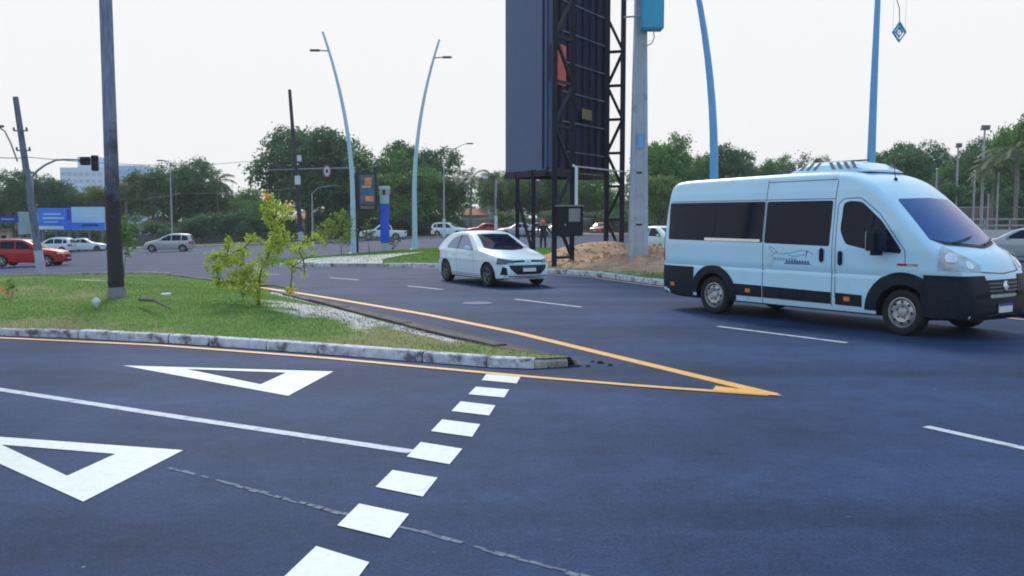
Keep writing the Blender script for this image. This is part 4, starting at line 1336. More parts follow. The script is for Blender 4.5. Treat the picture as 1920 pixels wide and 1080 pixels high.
# near utility pole on the island
px0, py0 = -7.95, 17.6
gz = ZI(px0, py0)
up_ = empty('utility_pole', (px0, py0, gz))
tag(up_, 'tall grey wooden utility pole standing on the near grass island', 'utility pole')
pm = mat('weathered_tall_pole', (0.21, 0.24, 0.36), .85, var=.3, scale=5, bump=.5, bscale=18, stretch=(4, 4, .5))
t_ = pm.node_tree; bs_ = t_.nodes['Principled BSDF']
src_ = bs_.inputs['Base Color'].links[0].from_socket
tc_ = t_.nodes.new('ShaderNodeTexCoord'); sx_ = t_.nodes.new('ShaderNodeSeparateXYZ'); t_.links.new(tc_.outputs['Object'], sx_.inputs[0])
nz_ = t_.nodes.new('ShaderNodeTexNoise'); nz_.inputs['Scale'].default_value = 2.2; nz_.inputs['Detail'].default_value = 8; nz_.inputs['Roughness'].default_value = .7
t_.links.new(tc_.outputs['Object'], nz_.inputs['Vector'])
ad_ = t_.nodes.new('ShaderNodeMath'); ad_.operation = 'MULTIPLY_ADD'; ad_.inputs[1].default_value = 4.5
t_.links.new(nz_.outputs[0], ad_.inputs[0]); t_.links.new(sx_.outputs[2], ad_.inputs[2])
mr_ = t_.nodes.new('ShaderNodeMapRange'); mr_.inputs[1].default_value = 4.2; mr_.inputs[2].default_value = 5.6
t_.links.new(ad_.outputs[0], mr_.inputs[0])
mx_ = t_.nodes.new('ShaderNodeMix'); mx_.data_type = 'RGBA'
t_.links.new(mr_.outputs[0], mx_.inputs[0]); mx_.inputs[6].default_value = (.040, .033, .045, 1); t_.links.new(src_, mx_.inputs[7])
t_.links.new(mx_.outputs[2], bs_.inputs['Base Color'])
MB().tube([(.02, 0, -.2), (.01, 0, .5), (0, 0, 1.4), (0, 0, 2.9), (0, 0, 4.4), (0, 0, 6.5), (0, 0, 9.0), (0, 0, 11.5)], [.155, .15, .142, .131, .123, .117, .108, .10], 16).build('shaft', pm, up_, smooth_angle=40)
MB().tube([(.03, 0, -.3), (.025, 0, .10), (.02, 0, .20)], [.21, .185, .165], 14).build('concrete_collar', M['collar'], up_, smooth_angle=40)
c_ = MB()
for k in range(3): c_.lathe([(.157, -.012), (.166, 0), (.157, .012)], Matrix.Translation((.01, 0, .27 + k * .03)), 16)
c_.build('strap', M['wire'], up_)

# leaning pole at far left
def pole_between(name, label, base, top, r0, r1, m, foot=None, cat='utility pole'):
    o = empty(name, base)
    tag(o, label, cat)
    d = Vector(top) - Vector(base)
    MB().tube([d * t for t in (-.02, .3, .6, 1)], [r0, r0 * .7 + r1 * .3, r0 * .4 + r1 * .6, r1], 10).build('shaft', m, o, smooth_angle=40)
    if foot:
        MB().tube([d * -.015, d * foot], [r0 * 1.12, r0 * 1.04], 10).build('painted_foot', M['concrete'], o, smooth_angle=40)
    return o
lb = at(78, 503, 36); lb.z = T(lb.x, 36)
lt = at(29, 182, 36.3)
lp = pole_between('utility_pole', 'dark pole leaning to the left in front of the red car', lb, lt, .17, .11, M['wood_pole'], .14)
for k, (zz) in enumerate((5.1, 5.9)):
    t = zz / (lt - lb).z
    q = (lt - lb) * t
    ins = MB().bar(q + Vector((-.28, 0, 0)), q + Vector((.30, 0, 0)), .05, .05)
    for dx in (-.25, .27): ins.lathe([(.035, 0), (.05, .04), (.03, .12), (.001, .13)], Matrix.Translation(q + Vector((dx, -.03, .02))), 8)
    ins.build('crossarm', M['wood_pole'], lp)
# bracket lamp on it
q0 = at(33, 303, 36.15) - lb; q1 = at(20, 268, 36) - lb; q2 = at(9, 246, 36) - lb; q3 = at(-6, 236, 36) - lb
MB().tube([q0, q1, q2, q3], .035, 6).build('lamp_bracket', M['grey_metal'], lp, smooth_angle=40)
MB().bbox(q3 + Vector((.05, 0, -.02)), (.5, .16, .1), .04).build('lamp_head', M['lamp_head'], lp)

# thin dark pole behind the shrub
tb = at(566, 462, 62); tb.z = T(tb.x, 62) + .1
tt = at(543, 168, 62)
tp = pole_between('utility_pole', 'thin dark pole with two small white boxes in front of the big dark tree', tb, tt, .17, .11, M['pole_dark'], .12)
for (xa, ya, w, h) in ((561, 297, .26, .42), (558, 338, .36, .62)):
    q = at(xa, ya, 61.75) - tb
    MB().bbox(q, (w, .2, h), .02).build('meter_box', M['bill_white'], tp)

# concrete pole with the turquoise box
cx_, cy_ = xat(1196, 31) , 31.0
cp = empty('concrete_pole', (cx_, cy_, .28))
tag(cp, 'thick pale concrete pole carrying a turquoise box, standing in the dirt heap', 'utility pole')
prof = []
b = MB()
lv = [(-.3, .335), (0, .33), (4, .275), (8.5, .21), (11, .18)]
for z, w in lv:
    d = w * .72
    b.v += [(-w, -d, z), (-w * .55, -d, z), (-w * .45, -d * .82, z), (w * .45, -d * .82, z), (w * .55, -d, z), (w, -d, z), (w, d, z), (-w, d, z)]
for i in range(len(lv) - 1):
    for k in range(8):
        k2 = (k + 1) % 8
        b.f.append((i * 8 + k, i * 8 + k2, (i + 1) * 8 + k2, (i + 1) * 8 + k)); b.m.append(0)
b.f.append(tuple(range((len(lv) - 1) * 8, len(lv) * 8))); b.m.append(0)
b.build('shaft', M['concrete'], cp, smooth_angle=30)
bx = at(1222, 18, 30.6) - Vector((cx_, cy_, .28))
bo = MB().bbox(bx + Vector((.02, 0, .15)), (.74, .5, 1.7), .05).build('equipment_box', M['cyan_box'], cp, smooth_angle=40)
for zz in (-.25, .35):
    MB().tube([bx + Vector((-.95, .0, zz)), bx + Vector((-.3, -.0, zz + .03))], .03, 6).build('bracket', M['grey_metal'], cp)
MB().tube([bx + Vector((.05, -.1, -.68)), bx + Vector((.08, -.12, -.95)), bx + Vector((.0, -.12, -1.15)), bx + Vector((-.16, -.1, -1.22)), bx + Vector((-.33, 0, -1.2))], .02, 6).build('cable_loop', M['grey_metal'], cp)
for zz in (1.35, 3.15):
    w = lerp_tab([(0, .33), (4, .275)], zz) * .5
    MB().box((0, -w * 1.18, zz), (w * 1.3, .012, .06)).build('slot', M['hole'], cp)
MB().box((0.02, -.215, 4.25), (.2, .01, .5)).build('number_panel', M['lamp_blue'], cp)

# curved street lamps
def street_lamp(label, base, lean, H, r0, m, head=True, orn=True, amp=1.55, grp='curved street lamps on the far island'):
    o = empty('street_lamp', base)
    tag(o, label, 'street lamp', grp)
    pts, rs = [], []
    for k in range(17):
        t = k / 16
        off = amp * max(0, (t - .25) / .75) ** 2.0
        pts.append((lean * off, 0, H * t)); rs.append(r0 * (1 - .62 * t))
    MB().tube(pts, rs, 12).build('post', m, o, smooth_angle=40)
    MB().lathe([(r0 * 1.9, 0), (r0 * 1.9, .03), (r0 * 1.15, .05)], None, 14).build('base_plate', m, o)
    t = .915
    off = amp * ((t - .25) / .75) ** 2
    a = Vector((lean * off, 0, H * t))
    MB().tube([a, a + Vector((lean * .5, 0, .02))], [.035, .03], 6).build('arm', M['lamp_head'], o)
    hd = MB().bbox(a + Vector((lean * .78, 0, .03)), (.62, .26, .11), .05).build('lamp_head', M['lamp_head'], o, smooth_angle=40)
    return o
street_lamp('pale curved street lamp leaning left beside the advertising screen', (xat(663, 50), 50, T(xat(663, 50), 50) + .16), -1, 12.35, .165, M['lamp_pale'])
street_lamp('pale curved street lamp leaning right beside the blue totem', (xat(778, 53), 53, T(xat(778, 53), 53) + .16), 1, 12.4, .165, M['lamp_pale'])
street_lamp('sky blue curved street lamp leaning left above the middle of the minibus', (xat(1336, 29), 29, .14), -1, 12.3, .165, M['lamp_blue'])
L4 = street_lamp('sky blue curved street lamp leaning right behind the minibus roof unit', (xat(1628, 29), 29, -.1), 1, 12.3, .165, M['lamp_blue'], amp=.12)
# festive hanging ornament
ob = at(1686, 60, 29)
orn = empty('hanging_ornament', ob)
tag(orn, 'small turquoise diamond ornament hanging from thin strings at the top right', 'ornament')
fr = [(0, 0, .30), (.20, 0, 0), (0, 0, -.30), (-.20, 0, 0)]
MB().tube(fr + fr[:1], .042, 6).build('diamond_frame', M['cyan_box'], orn)
MB().tube([(0, 0, .16), (.11, 0, 0), (0, 0, -.16), (-.11, 0, 0), (0, 0, .16)], .034, 5).build('inner_frame', M['cyan_box'], orn)
for a_, b_ in (((-.2, 0, 0), (.2, 0, 0)), ((0, 0, -.3), (0, 0, .3))): MB().tube([a_, b_], .013, 5).build('crossbar', M['cyan_box'], orn)
hang = at(1684, -40, 29) - ob
MB().tube([(0, 0, .3), (-.02, 0, .75), (-.12, 0, 1.05), (-.2, 0, 1.3), (hang.x - .2, 0, hang.z)], .014, 5).build('hanging_cord', M['wire'], orn)
for dx in (-.21, .20): MB().tube([(dx, 0, 0), (dx * .95, 0, hang.z)], .005, 4).build('string', M['grey_metal'], orn)
MB().tube([(-1.6, .0, hang.z + .02), (.7, 0, hang.z + .02)], .025, 6).build('support_arm', M['lamp_blue'], orn)

# plain galvanised street lamps far behind
def small_lamp(label, px_, pyb, pyt, Y, dx, dz=.6, white=True):
    x = xat(px_, Y)
    z0 = T(x, Y) + .12
    o = empty('road_lamp', (x, Y, z0)); tag(o, label, 'street lamp')
    H = at(px_, pyt, Y).z - z0
    MB().tube([(0, 0, 0), (0, 0, H * .5), (0, 0, H)], [.13, .10, .07], 8).build('post', M['grey_metal'], o)
    if white: MB().tube([(0, 0, 0), (0, 0, 2.0)], [.17, .16], 8).build('painted_foot', M['bill_white'], o)
    pts = [(0, 0, H - .05), (dx * .3, 0, H + dz * .7), (dx * .8, 0, H + dz * .95), (dx, 0, H + dz)]
    MB().tube(pts, .05, 6).build('arm', M['grey_metal'], o)
    MB().bbox((dx + (.3 if dx > 0 else -.3), 0, H + dz), (.8, .3, .14), .05).build('lamp_head', M['lamp_head'], o)
    return o
small_lamp('grey road lamp with white foot and long arm right of the curved lamps', 833, 438, 312, 98, 2.6, 2.5)
small_lamp('grey road lamp with twin head in front of the dome shaped tree', 324, 435, 306, 100, -.8, .3, False)
small_lamp('slim grey road lamp with arm in front of the red roofed house', 587, 440, 362, 96, 2.2, .8, False)
so = empty('road_post', (xat(930, 97), 97, T(xat(930, 97), 97))); tag(so, 'dark traffic light post with white foot behind the white hatchback', 'traffic light')
MB().tube([(0, 0, 0), (0, 0, 6.2)], [.12, .08], 8).build('post', M['grey_metal'], so)
MB().tube([(0, 0, 0), (0, 0, 2.2)], .17, 8).build('painted_foot', M['bill_white'], so)
MB().bbox((.3, -.1, 3.6), (.45, .35, 1.2), .05).build('signal_head', M['black'], so)

# traffic signal on a long curved arm
sg0 = at(60, 455, 60); sg0.z = T(sg0.x, 60)
ts = empty('traffic_signal', sg0); tag(ts, 'traffic signal on a long curved arm above the blue billboards', 'traffic light')
P_ = lambda x, y, Y=60: at(x, y, Y) - sg0
MB().tube([(0, 0, 0), P_(60, 330)], [.13, .09], 10).build('post', M['grey_metal'], ts)
MB().tube([P_(60, 332), P_(70, 320), P_(85, 309), P_(105, 300), P_(125, 299), P_(182, 300)], [.085, .08, .075, .07, .06, .05], 8).build('arm', M['grey_metal'], ts, smooth_angle=40)
def sig_head(px_, py_, w, h, nlamp, horiz):
    c0 = P_(px_, py_, 59.9)
    hd = MB().bbox(c0, (w, .3, h), .04).build('signal_head', M['black'], ts)
    for k in range(nlamp):
        dx, dz = ((k - (nlamp - 1) / 2) * w / nlamp, 0) if horiz else (0, ((nlamp - 1) / 2 - k) * h / nlamp)
        Mx = Matrix.Translation(c0 + Vector((dx, -.15, dz))) @ Matrix.Rotation(math.pi / 2, 4, 'X')
        MB().lathe([(.12, .0), (.13, .14), (.125, .14), (.11, .0), (.001, -.01)], Mx, 12).build('visor', M['blackmat'], hd)
sig_head(160, 302, .62, .55, 2, True)
sig_head(178, 306, .42, 1.05, 3, False)

# blue street-name sign at the left edge
sn = at(27, 462, 62); sn.z = T(sn.x, 62)
o = empty('street_sign', sn); tag(o, 'dark blue street name sign on a thin post at the left edge', 'street sign')
MB().tube([(0, 0, 0), (0, 0, at(27, 396, 62).z - sn.z)], .045, 6).build('post', M['dark_metal'], o)
pn = MB().bbox(at(16, 411, 61.9) - sn, (1.4, .05, .45), .01).build('sign_plate', M['sign_blue'], o)
MB().box(at(14, 411, 61.86) - sn, (.9, .01, .06)).build('sign_lettering', M['bill_light'], pn)

# overhead sign arm with round sign, standing behind the curved lamp
rb = at(664, 452, 70); rb.z = T(rb.x, 70)
o = empty('sign_gantry', rb); tag(o, 'thin horizontal sign arm with a round white traffic sign before the big dark tree', 'traffic sign')
Q = lambda x, y, Y=70: at(x, y, Y) - rb
MB().tube([(0, 0, 0), Q(664, 312)], [.11, .08], 8).build('post', M['grey_metal'], o)
MB().tube([Q(664, 315), Q(600, 316), Q(500, 319)], [.06, .05, .035], 6).build('arm', M['grey_metal'], o)
Mx = Matrix.Translation(Q(613, 321, 69.9)) @ Matrix.Rotation(math.pi / 2, 4, 'X') @ Matrix.Scale(.62, 4, (1, 0, 0))
sgn_ = MB().lathe([(.50, 0), (.50, .03), (.001, .03)], Mx, 22).build('sign_disc', M['bill_white'], o)
Mx2 = Matrix.Translation(Q(613, 321, 69.84)) @ Matrix.Rotation(math.pi / 2, 4, 'X') @ Matrix.Scale(.62, 4, (1, 0, 0))
MB().lathe([(.50, 0), (.38, .004)], Mx2, 22).build('sign_ring', M['p_darkred'], sgn_)
MB().box(Q(613, 321, 69.82), (.16, .01, .28)).build('sign_symbol', M['black'], sgn_)

# advertising screen and blue totem
ab = Vector((xat(668, 50.6), 50.6, T(xat(668, 50.6), 50.6) + .15))
o = empty('advertising_screen', ab); tag(o, 'black framed vertical advertising screen on a dark post', 'advertising screen')
zz = at(668, 326, 50.6).z - ab.z
MB().box((0, 0, zz / 2), (.26, .2, zz)).build('post', M['dark_metal'], o)
s0 = at(689, 360, 50.5) - ab
fr = MB().bbox(s0, (1.1, .22, 2.15), .04).build('frame', M['dark_metal'], o)
MB().box(s0 + Vector((0, -.115, .12)), (.86, .012, 1.72)).build('display', mat('ad_teal', (.06, .12, .15), .4, var=.4, scale=3), fr)
for (dx, dz, w, h, m_) in ((.06, .62, .42, .42, (.75, .22, .10)), (-.05, .30, .5, .12, (.55, .42, .25)), (0, .0, .7, .26, (.03, .12, .42)), (.12, -.38, .5, .30, (.80, .28, .16)), (-.28, -.38, .16, .34, (.10, .16, .40)), (0, -.88, .8, .16, (.22, .15, .16))):
    MB().bbox(s0 + Vector((dx, -.123, dz)), (w, .008, h), .003).build('advert_print', mat('ad_print', m_, .4, var=.35, scale=7), fr)
tb_ = Vector((xat(722, 51.5), 51.5, T(xat(722, 51.5), 51.5) + .15))
o = empty('totem', tb_); tag(o, 'tall blue information totem with a pale head and foot', 'totem')
H = at(722, 349, 51.5).z - tb_.z
w = .50
MB().bbox((0, 0, .25), (w * .9, .3, .5), .02).build('foot', M['totem_white'], o)
MB().bbox((0, 0, .5 + (H * .73 - .5) / 2), (w, .32, H * .73 - .5), .03).build('body', M['totem_blue'], o)
MB().bbox((0, 0, H * .80), (w, .32, H * .14), .02).build('pale_panel', M['lamp_pale'], o)
MB().bbox((0, 0, H * .91), (w * 1.14, .34, H * .085), .02).build('neck', M['totem_white'], o)
MB().bbox((0, 0, H * .975), (w * 1.25, .4, H * .05), .03).build('cap', M['bill_white'], o)
MB().box((0, -.176, H * .905), (.16, .01, .28)).build('emblem', M['dark_metal'], o)

# ================================================================== LED SCREEN TOWER
K = Vector((xat(1026, 33), 33.0, 0))           # nearest vertical corner of the two screens
Lc = Vector((xat(948, 36.0), 36.0, 0))
Rc = Vector((xat(1131, 37.0), 37.0, 0))
ZB, ZT = 3.66, 11.2
tw = empty('screen_tower', (K.x, K.y, .2)); tag(tw, 'tall dark steel tower carrying a blank blue grey screen', 'billboard tower')
o3 = Vector((K.x, K.y, .2))
def slab(a, c, th, z0, z1):
    d = (c - a).normalized(); n_ = Vector((-d.y, d.x, 0)) * th
    a, c = a - o3, c - o3
    vs = []
    for z in (z0 - .2, z1 - .2):
        for p in (a, c, c + n_, a + n_): vs.append((p.x, p.y, z))
    return MB().add(vs, [(3, 2, 1, 0), (4, 5, 6, 7), (0, 1, 5, 4), (1, 2, 6, 5), (2, 3, 7, 6), (3, 0, 4, 7)])
dL = (Lc - K).normalized(); dR = (Rc - K).normalized()
face = slab(Lc, K - Vector((.06, 0, 0)), .25, ZB, ZT).build('blank_screen', M['screen'], tw)
slab(K + dR * .02, Rc, -.02 if False else .25, ZB + .05, ZT).build('screen_back', M['panel_back'], tw)
# trim round the blank screen and horizontal panel joints
for z in (ZB + .03,):
    slab(Lc + Vector((-.03, -.03, 0)), K + Vector((-.02, -.05, 0)), .06, ZB - .07, ZB + .04).build('bottom_trim', M['steel_blue'], tw)
    slab(K + Vector((0, -.06, 0)), Rc + Vector((.03, -.05, 0)), .06, ZB - .02, ZB + .10).build('bottom_trim', M['steel_blue'], tw)
nR = Vector((dR.y, -dR.x, 0))
if nR.y > 0: nR = -nR
Lr = (Rc - K).length
def rp(s, z, off): 
    p = K + dR * s + nR * off - o3
    return Vector((p.x, p.y, z - .2))
for k in range(8):       # vertical ribs on the back of the second screen
    s = .25 + k * (Lr - .4) / 7
    MB().bar(rp(s, ZB + .1, .05), rp(s, ZT, .05), .07).build('rib', M['steel_blue'], tw)
for k in range(7):       # pale horizontal rails
    z = ZB + .75 + k * 1.12
    MB().bar(rp(.9, z, .12), rp(Lr, z, .12), .035).build('rail', M['steel_far'], tw)
# red printed sheet and yellow plate stuck on the back
MB().add([rp(.06, 6.95, .14), rp(.34, 6.95, .14), rp(.34, 8.3, .14), rp(.06, 8.3, .14)], [(0, 1, 2, 3)]).build('red_sheet', M['red_print'], tw)
MB().add([rp(.50, 6.85, .14), rp(1.15, 6.85, .14), rp(1.15, 8.35, .14), rp(.50, 8.35, .14)], [(0, 1, 2, 3)]).build('red_sheet', M['red_print'], tw)
MB().add([rp(2.35, 5.75, .20), rp(3.2, 5.75, .20), rp(3.2, 6.15, .20), rp(2.35, 6.15, .20)], [(0, 1, 2, 3)]).build('yellow_plate', M['yellow_tag'], tw)
# lattice columns
def lattice(c1, c2, zb1, zb2, ztop, cw, bw, step, m_):
    col_ = empty('lattice_column', (0, 0, 0)); col_.parent = tw
    a, c = Vector((c1[0], c1[1], 0)) - o3, Vector((c2[0], c2[1], 0)) - o3
    a.z = c.z = 0
    MB().bar(a + Vector((0, 0, zb1 - .2)), a + Vector((0, 0, ztop)), cw).build('chord', m_, col_)
    MB().bar(c + Vector((0, 0, zb2 - .2)), c + Vector((0, 0, ztop)), cw).build('chord', m_, col_)
    z = max(zb1, zb2) + .25; k = 0
    while z < ztop - step:
        MB().bar(a + Vector((0, 0, z)), c + Vector((0, 0, z)), bw).build('brace', m_, col_)
        p, q = (a, c) if k % 2 else (c, a)
        MB().bar(p + Vector((0, 0, z)), q + Vector((0, 0, z + step)), bw).build('brace', m_, col_)
        z += step; k += 1
    return col_
lattice((xat(1039, 31.2), 31.2), (xat(1072, 32.2), 32.2), .0, .0, 11, .18, .095, 1.55, M['steel_blue'])
lattice((xat(1136, 36.2), 36.2), (xat(1165, 36.0), 36.0), .0, .0, 11, .19, .105, 1.35, M['steel_blue'])
lattice((xat(970, 35.2), 35.2), (xat(1000, 34.0), 34.0), .0, .0, 3.5, .155, .09, 2.2, M['steel_blue'])
# cross beams below the screens
for a_, c_2 in ((Lc, K), (K, Rc), (Lc, Rc)):
    p, q = a_ - o3, c_2 - o3
    MB().bar((p.x, p.y + .1, ZB - .32), (q.x, q.y + .1, ZB - .32), .16).build('beam', M['steel_blue'], tw)
MB().bar((xat(1168, 36) - o3.x, 36 - o3.y, 3.55), (xat(1072, 32.2) - o3.x, 32.2 - o3.y, 3.55), .05).build('conduit', M['grey_metal'], tw)
# meter cabinet and its conduit, fixed to the near column
mc = empty('meter_cabinet', (xat(1067, 31.0), 31.0 - .1, 1.2)); tag(mc, 'black meter cabinet with grey window fixed to the tower leg', 'cabinet')
zc = at(1067, 415, 30.9).z - 1.2
MB().bbox((0, 0, zc), (.92, .42, 1.02), .03).build('housing', M['black'], mc)
MB().bbox((.16, -.215, zc + .22), (.40, .02, .46), .01).build('meter_window', M['meter'], mc)
MB().bbox((0, -.02, zc + .54), (1.0, .5, .05), .01).build('canopy', M['meter'], mc)
MB().bbox((-.16, -.22, zc - .12), (.05, .03, .07), .01).build('latch', M['grey_metal'], mc)
MB().tube([(.24, .05, zc + .54), (.24, .05, 3.62 - 1.2), (.10, .05, 3.70 - 1.2)], .055, 8).build('conduit', M['bill_white'], mc)

# ================================================================== BILLBOARDS, BUILDINGS, WALLS
def billboard(label, x0, x1, y0, y1, Y, base, shapes, dy=0.0):
    a, c = at(x0, y1, Y), at(x1, y0, Y + dy)
    gx = (a.x + c.x) / 2
    gz_ = T(gx, Y) + .1
    o = empty('billboard', (gx, Y + dy / 2, gz_)); tag(o, label, 'billboard')
    w, h = math.hypot(c.x - a.x, dy), c.z - a.z
    o.rotation_euler = (0, 0, math.atan2(dy, c.x - a.x))
    zc_ = (a.z + c.z) / 2 - gz_
    MB().box((0, 0, zc_), (w, .18, h)).build('board', M[base], o)
    for (fx, fz, fw_, fh_, m_) in shapes:
        MB().bbox((fx * w, -.10, zc_ + fz * h), (fw_ * w, .02, fh_ * h), .006).build('print_block', M[m_], o)
    for s in (-.38, 0, .38):
        MB().box((s * w, .15, (zc_ - h * .45) / 2), (.16, .16, zc_ - h * .45)).build('post', M['wood_pole'], o)
    return o
billboard('deep blue billboard with pale lettering left of the tall pole', 71, 134, 390, 431, 104, 'bill_blue',
          [(-.06, .22, .5, .07, 'bill_light'), (-.02, .04, .62, .09, 'bill_light'), (-.1, -.14, .4, .05, 'bill_light'), (-.12, -.40, .76, .15, 'bill_white'), (.42, .2, .12, .5, 'sign_blue')])
billboard('pale blue billboard with a dark blue lower band beside the tall pole', 136, 196, 388, 431, 104, 'bill_light',
          [(.0, -.33, 1.0, .30, 'bill_blue'), (.05, -.30, .5, .07, 'bill_light'), (.1, .12, .5, .06, 'bill_white'), (.22, .25, .2, .05, 'bill_white')])
billboard('faded teal billboard seen at an angle behind the blue street sign', 36, 70, 398, 440, 92, 'bill_teal', [(0, .1, .7, .3, 'bill_teal')], dy=10)

M['tower_wall'] = mat('highrise_wall', (.52, .64, .84), .7, var=.05, scale=.05)  # high-rise tints: distance haze is mixed into these pale blue colours
M['tower_glass'] = mat('highrise_glass', (.30, .44, .68), .25, var=.1, scale=.1)
M['tower_blue'] = mat('highrise_blue', (.34, .52, .84), .5, var=.05, scale=.05)
def highrise(label, x0, x1, ytop, Y, dep, floors, cols, wall, step=None):
    a, c = at(x0, ytop, Y), at(x1, ytop, Y)
    w = c.x - a.x
    o = empty('highrise', ((a.x + c.x) / 2, Y, -3)); tag(o, label, 'building')
    H = a.z + 3
    MB().box((0, dep / 2, H / 2), (w, dep, H)).build('wall', M[wall], o)
    if step: MB().box((w * step, dep / 2, H + 2.6), (w * .45, dep * .8, 5.2)).build('roof_block', M[wall], o)
    fl = H / 28.0
    for i in range(floors):
        z = H - 3.0 - i * 3.4
        for k in range(cols):
            xx = (-.5 + (k + .5) / cols) * w
            b = MB().box((xx, -.12, z), (w / cols * .66, .3, 1.7))
            b.build('window', M['tower_glass'], o)
    return o
highrise('white high rise block with a stepped roof far behind the left trees', 112, 192, 314, 420, 20, 12, 7, 'tower_wall', .1)
highrise('pale blue high rise block just right of the tall pole', 206, 268, 310, 430, 20, 11, 5, 'tower_blue')
M['house_wall'] = mat('house_plaster', (.42, .40, .38), .9, var=.12, scale=.6)
M['house_pale'] = mat('house_plaster_pale', (.55, .57, .60), .9, var=.1, scale=.6)
M['rooftile'] = mat('clay_tile_roof', (.33, .15, .105), .9, var=.2, scale=2, bump=.4, bscale=3)
M['roof_grey'] = mat('grey_sheet_roof', (.26, .29, .32), .8, var=.12, scale=1)
def house(label, x0, x1, ytop, ywall, Y, wall, roof, dep=7):
    a, c = at(x0, ytop, Y), at(x1, ytop, Y)
    w = c.x - a.x
    gx = (a.x + c.x) / 2; g0 = T(gx, Y)
    o = empty('house', (gx, Y, g0)); tag(o, label, 'house')
    hz = at(x0, ywall, Y).z - g0; ht = a.z - g0
    MB().box((0, dep / 2, hz / 2), (w * .92, dep, hz)).build('wall', M[wall], o)
    r_ = MB().add([(-w / 2, -.5, hz), (w / 2, -.5, hz), (w / 2, dep + .5, hz), (-w / 2, dep + .5, hz), (-w * .34, dep / 2, ht), (w * .34, dep / 2, ht),
                   (-w / 2, -.5, hz - .12), (w / 2, -.5, hz - .12), (w / 2, dep + .5, hz - .12), (-w / 2, dep + .5, hz - .12)],
                  [(0, 1, 5, 4), (1, 2, 5), (2, 3, 4, 5), (3, 0, 4), (6, 7, 1, 0), (7, 8, 2, 1), (8, 9, 3, 2), (9, 6, 0, 3), (9, 8, 7, 6)])
    r_.build('roof', M[roof], o)
    n_ = max(2, int(w / 3))
    for k in range(n_):
        xx = (-.5 + (k + .5) / n_) * w * .9
        wd = MB().bbox((xx, -.03, hz * .55), (w / n_ * .45, .12, hz * .42), .02).build('window', M['glass'], o)
        MB().box((xx, -.10, hz * .32), (w / n_ * .52, .16, .10)).build('sill', M['house_pale'], wd)
    return o
house('low house with a clay tile roof left of the silver minivan', 258, 304, 407, 423, 118, 'house_wall', 'rooftile')
house('red roofed house behind the thin dark pole', 548, 592, 398, 410, 116, 'house_pale', 'rooftile')
house('clay roofed house above the bright red car', 862, 916, 390, 403, 118, 'house_pale', 'rooftile')
house('red roofed hut at the far left edge behind the street sign', -22, 17, 420, 431, 106, 'house_wall', 'rooftile')
house('pale house gable high among the palms left of the tower', 896, 940, 322, 345, 170, 'house_pale', 'roof_grey')
house('grey roofed building over the trees right of the minibus', 1738, 1806, 284, 300, 190, 'house_pale', 'roof_grey', 10)
house('low red roofed house seen behind the tower legs', 1092, 1150, 404, 413, 122, 'house_wall', 'rooftile')

M['wall_grey'] = mat('rendered_wall', (.24, .25, .26), .9, var=.18, scale=.8, dirt=(.14, .14, .13), dirt_amt=.4, dirt_scale=.5)
M['wall_brown'] = mat('brown_wall', (.20, .155, .14), .9, var=.2, scale=.8, dirt=(.12, .10, .10), dirt_amt=.4, dirt_scale=.5)
def wall_thing(label, x0, x1, Y, h, m_, Y1=None, th=.25):
    Y1 = Y if Y1 is None else Y1
    o = empty('boundary_wall', ((x0 + x1) / 2, (Y + Y1) / 2, 0)); tag(o, label, 'wall')
    n_ = max(2, int(abs(x1 - x0) / 4))
    b = MB(); cp_ = MB()
    for k in range(n_):
        xa, xb = x0 + (x1 - x0) * k / n_, x0 + (x1 - x0) * (k + 1) / n_
        ya, yb = Y + (Y1 - Y) * k / n_, Y + (Y1 - Y) * (k + 1) / n_
        ox, oy = o.location.x, o.location.y
        za, zb_ = T(xa, ya), T(xb, yb)
        def q(b_, lo, hi, e):
            b_.add([(xa - ox, ya - oy - e, za + lo), (xb - ox, yb - oy - e, zb_ + lo), (xb - ox, yb - oy + th + e, zb_ + lo), (xa - ox, ya - oy + th + e, za + lo),
                    (xa - ox, ya - oy - e, za + hi), (xb - ox, yb - oy - e, zb_ + hi), (xb - ox, yb - oy + th + e, zb_ + hi), (xa - ox, ya - oy + th + e, za + hi)],
                   [(3, 2, 1, 0), (4, 5, 6, 7), (0, 1, 5, 4), (2, 3, 7, 6)])
        q(b, -.2, h, 0); q(cp_, h, h + .1, .06)
        MB().box((xa - ox, ya - oy + th / 2, za + h / 2), (.36, th + .16, h)).build('pier', M[m_], o)
    b.build('panel', M[m_], o); cp_.build('coping', M['concrete'], o)
    return o
wall_thing('grey rendered boundary wall behind the cars on the back road', -26, 34, 112, 1.9, 'wall_grey')
wall_thing('weathered wall under the trees behind the silver minivan', -62, -27, 114, 1.6, 'wall_brown')
wall_thing('brown wall below the trees at the right edge', 34, 78, 92, 3.0, 'wall_brown', 84)

# railing on a pale plinth at the right edge
rl = empty('railing', (40, 70, 0)); tag(rl, 'metal railing on a pale low wall at the right edge', 'railing')
MB().box((4, 0, .5), (38, .4, 1.0)).build('plinth', M['house_pale'], rl)
for z in (1.35, 1.85): MB().box((4, 0, z), (38, .1, .12)).build('rail', M['grey_metal'], rl)
for k in range(20): MB().box((-14.5 + k * 2, 0, 1.45), (.1, .1, .95)).build('post', M['grey_metal'], rl)
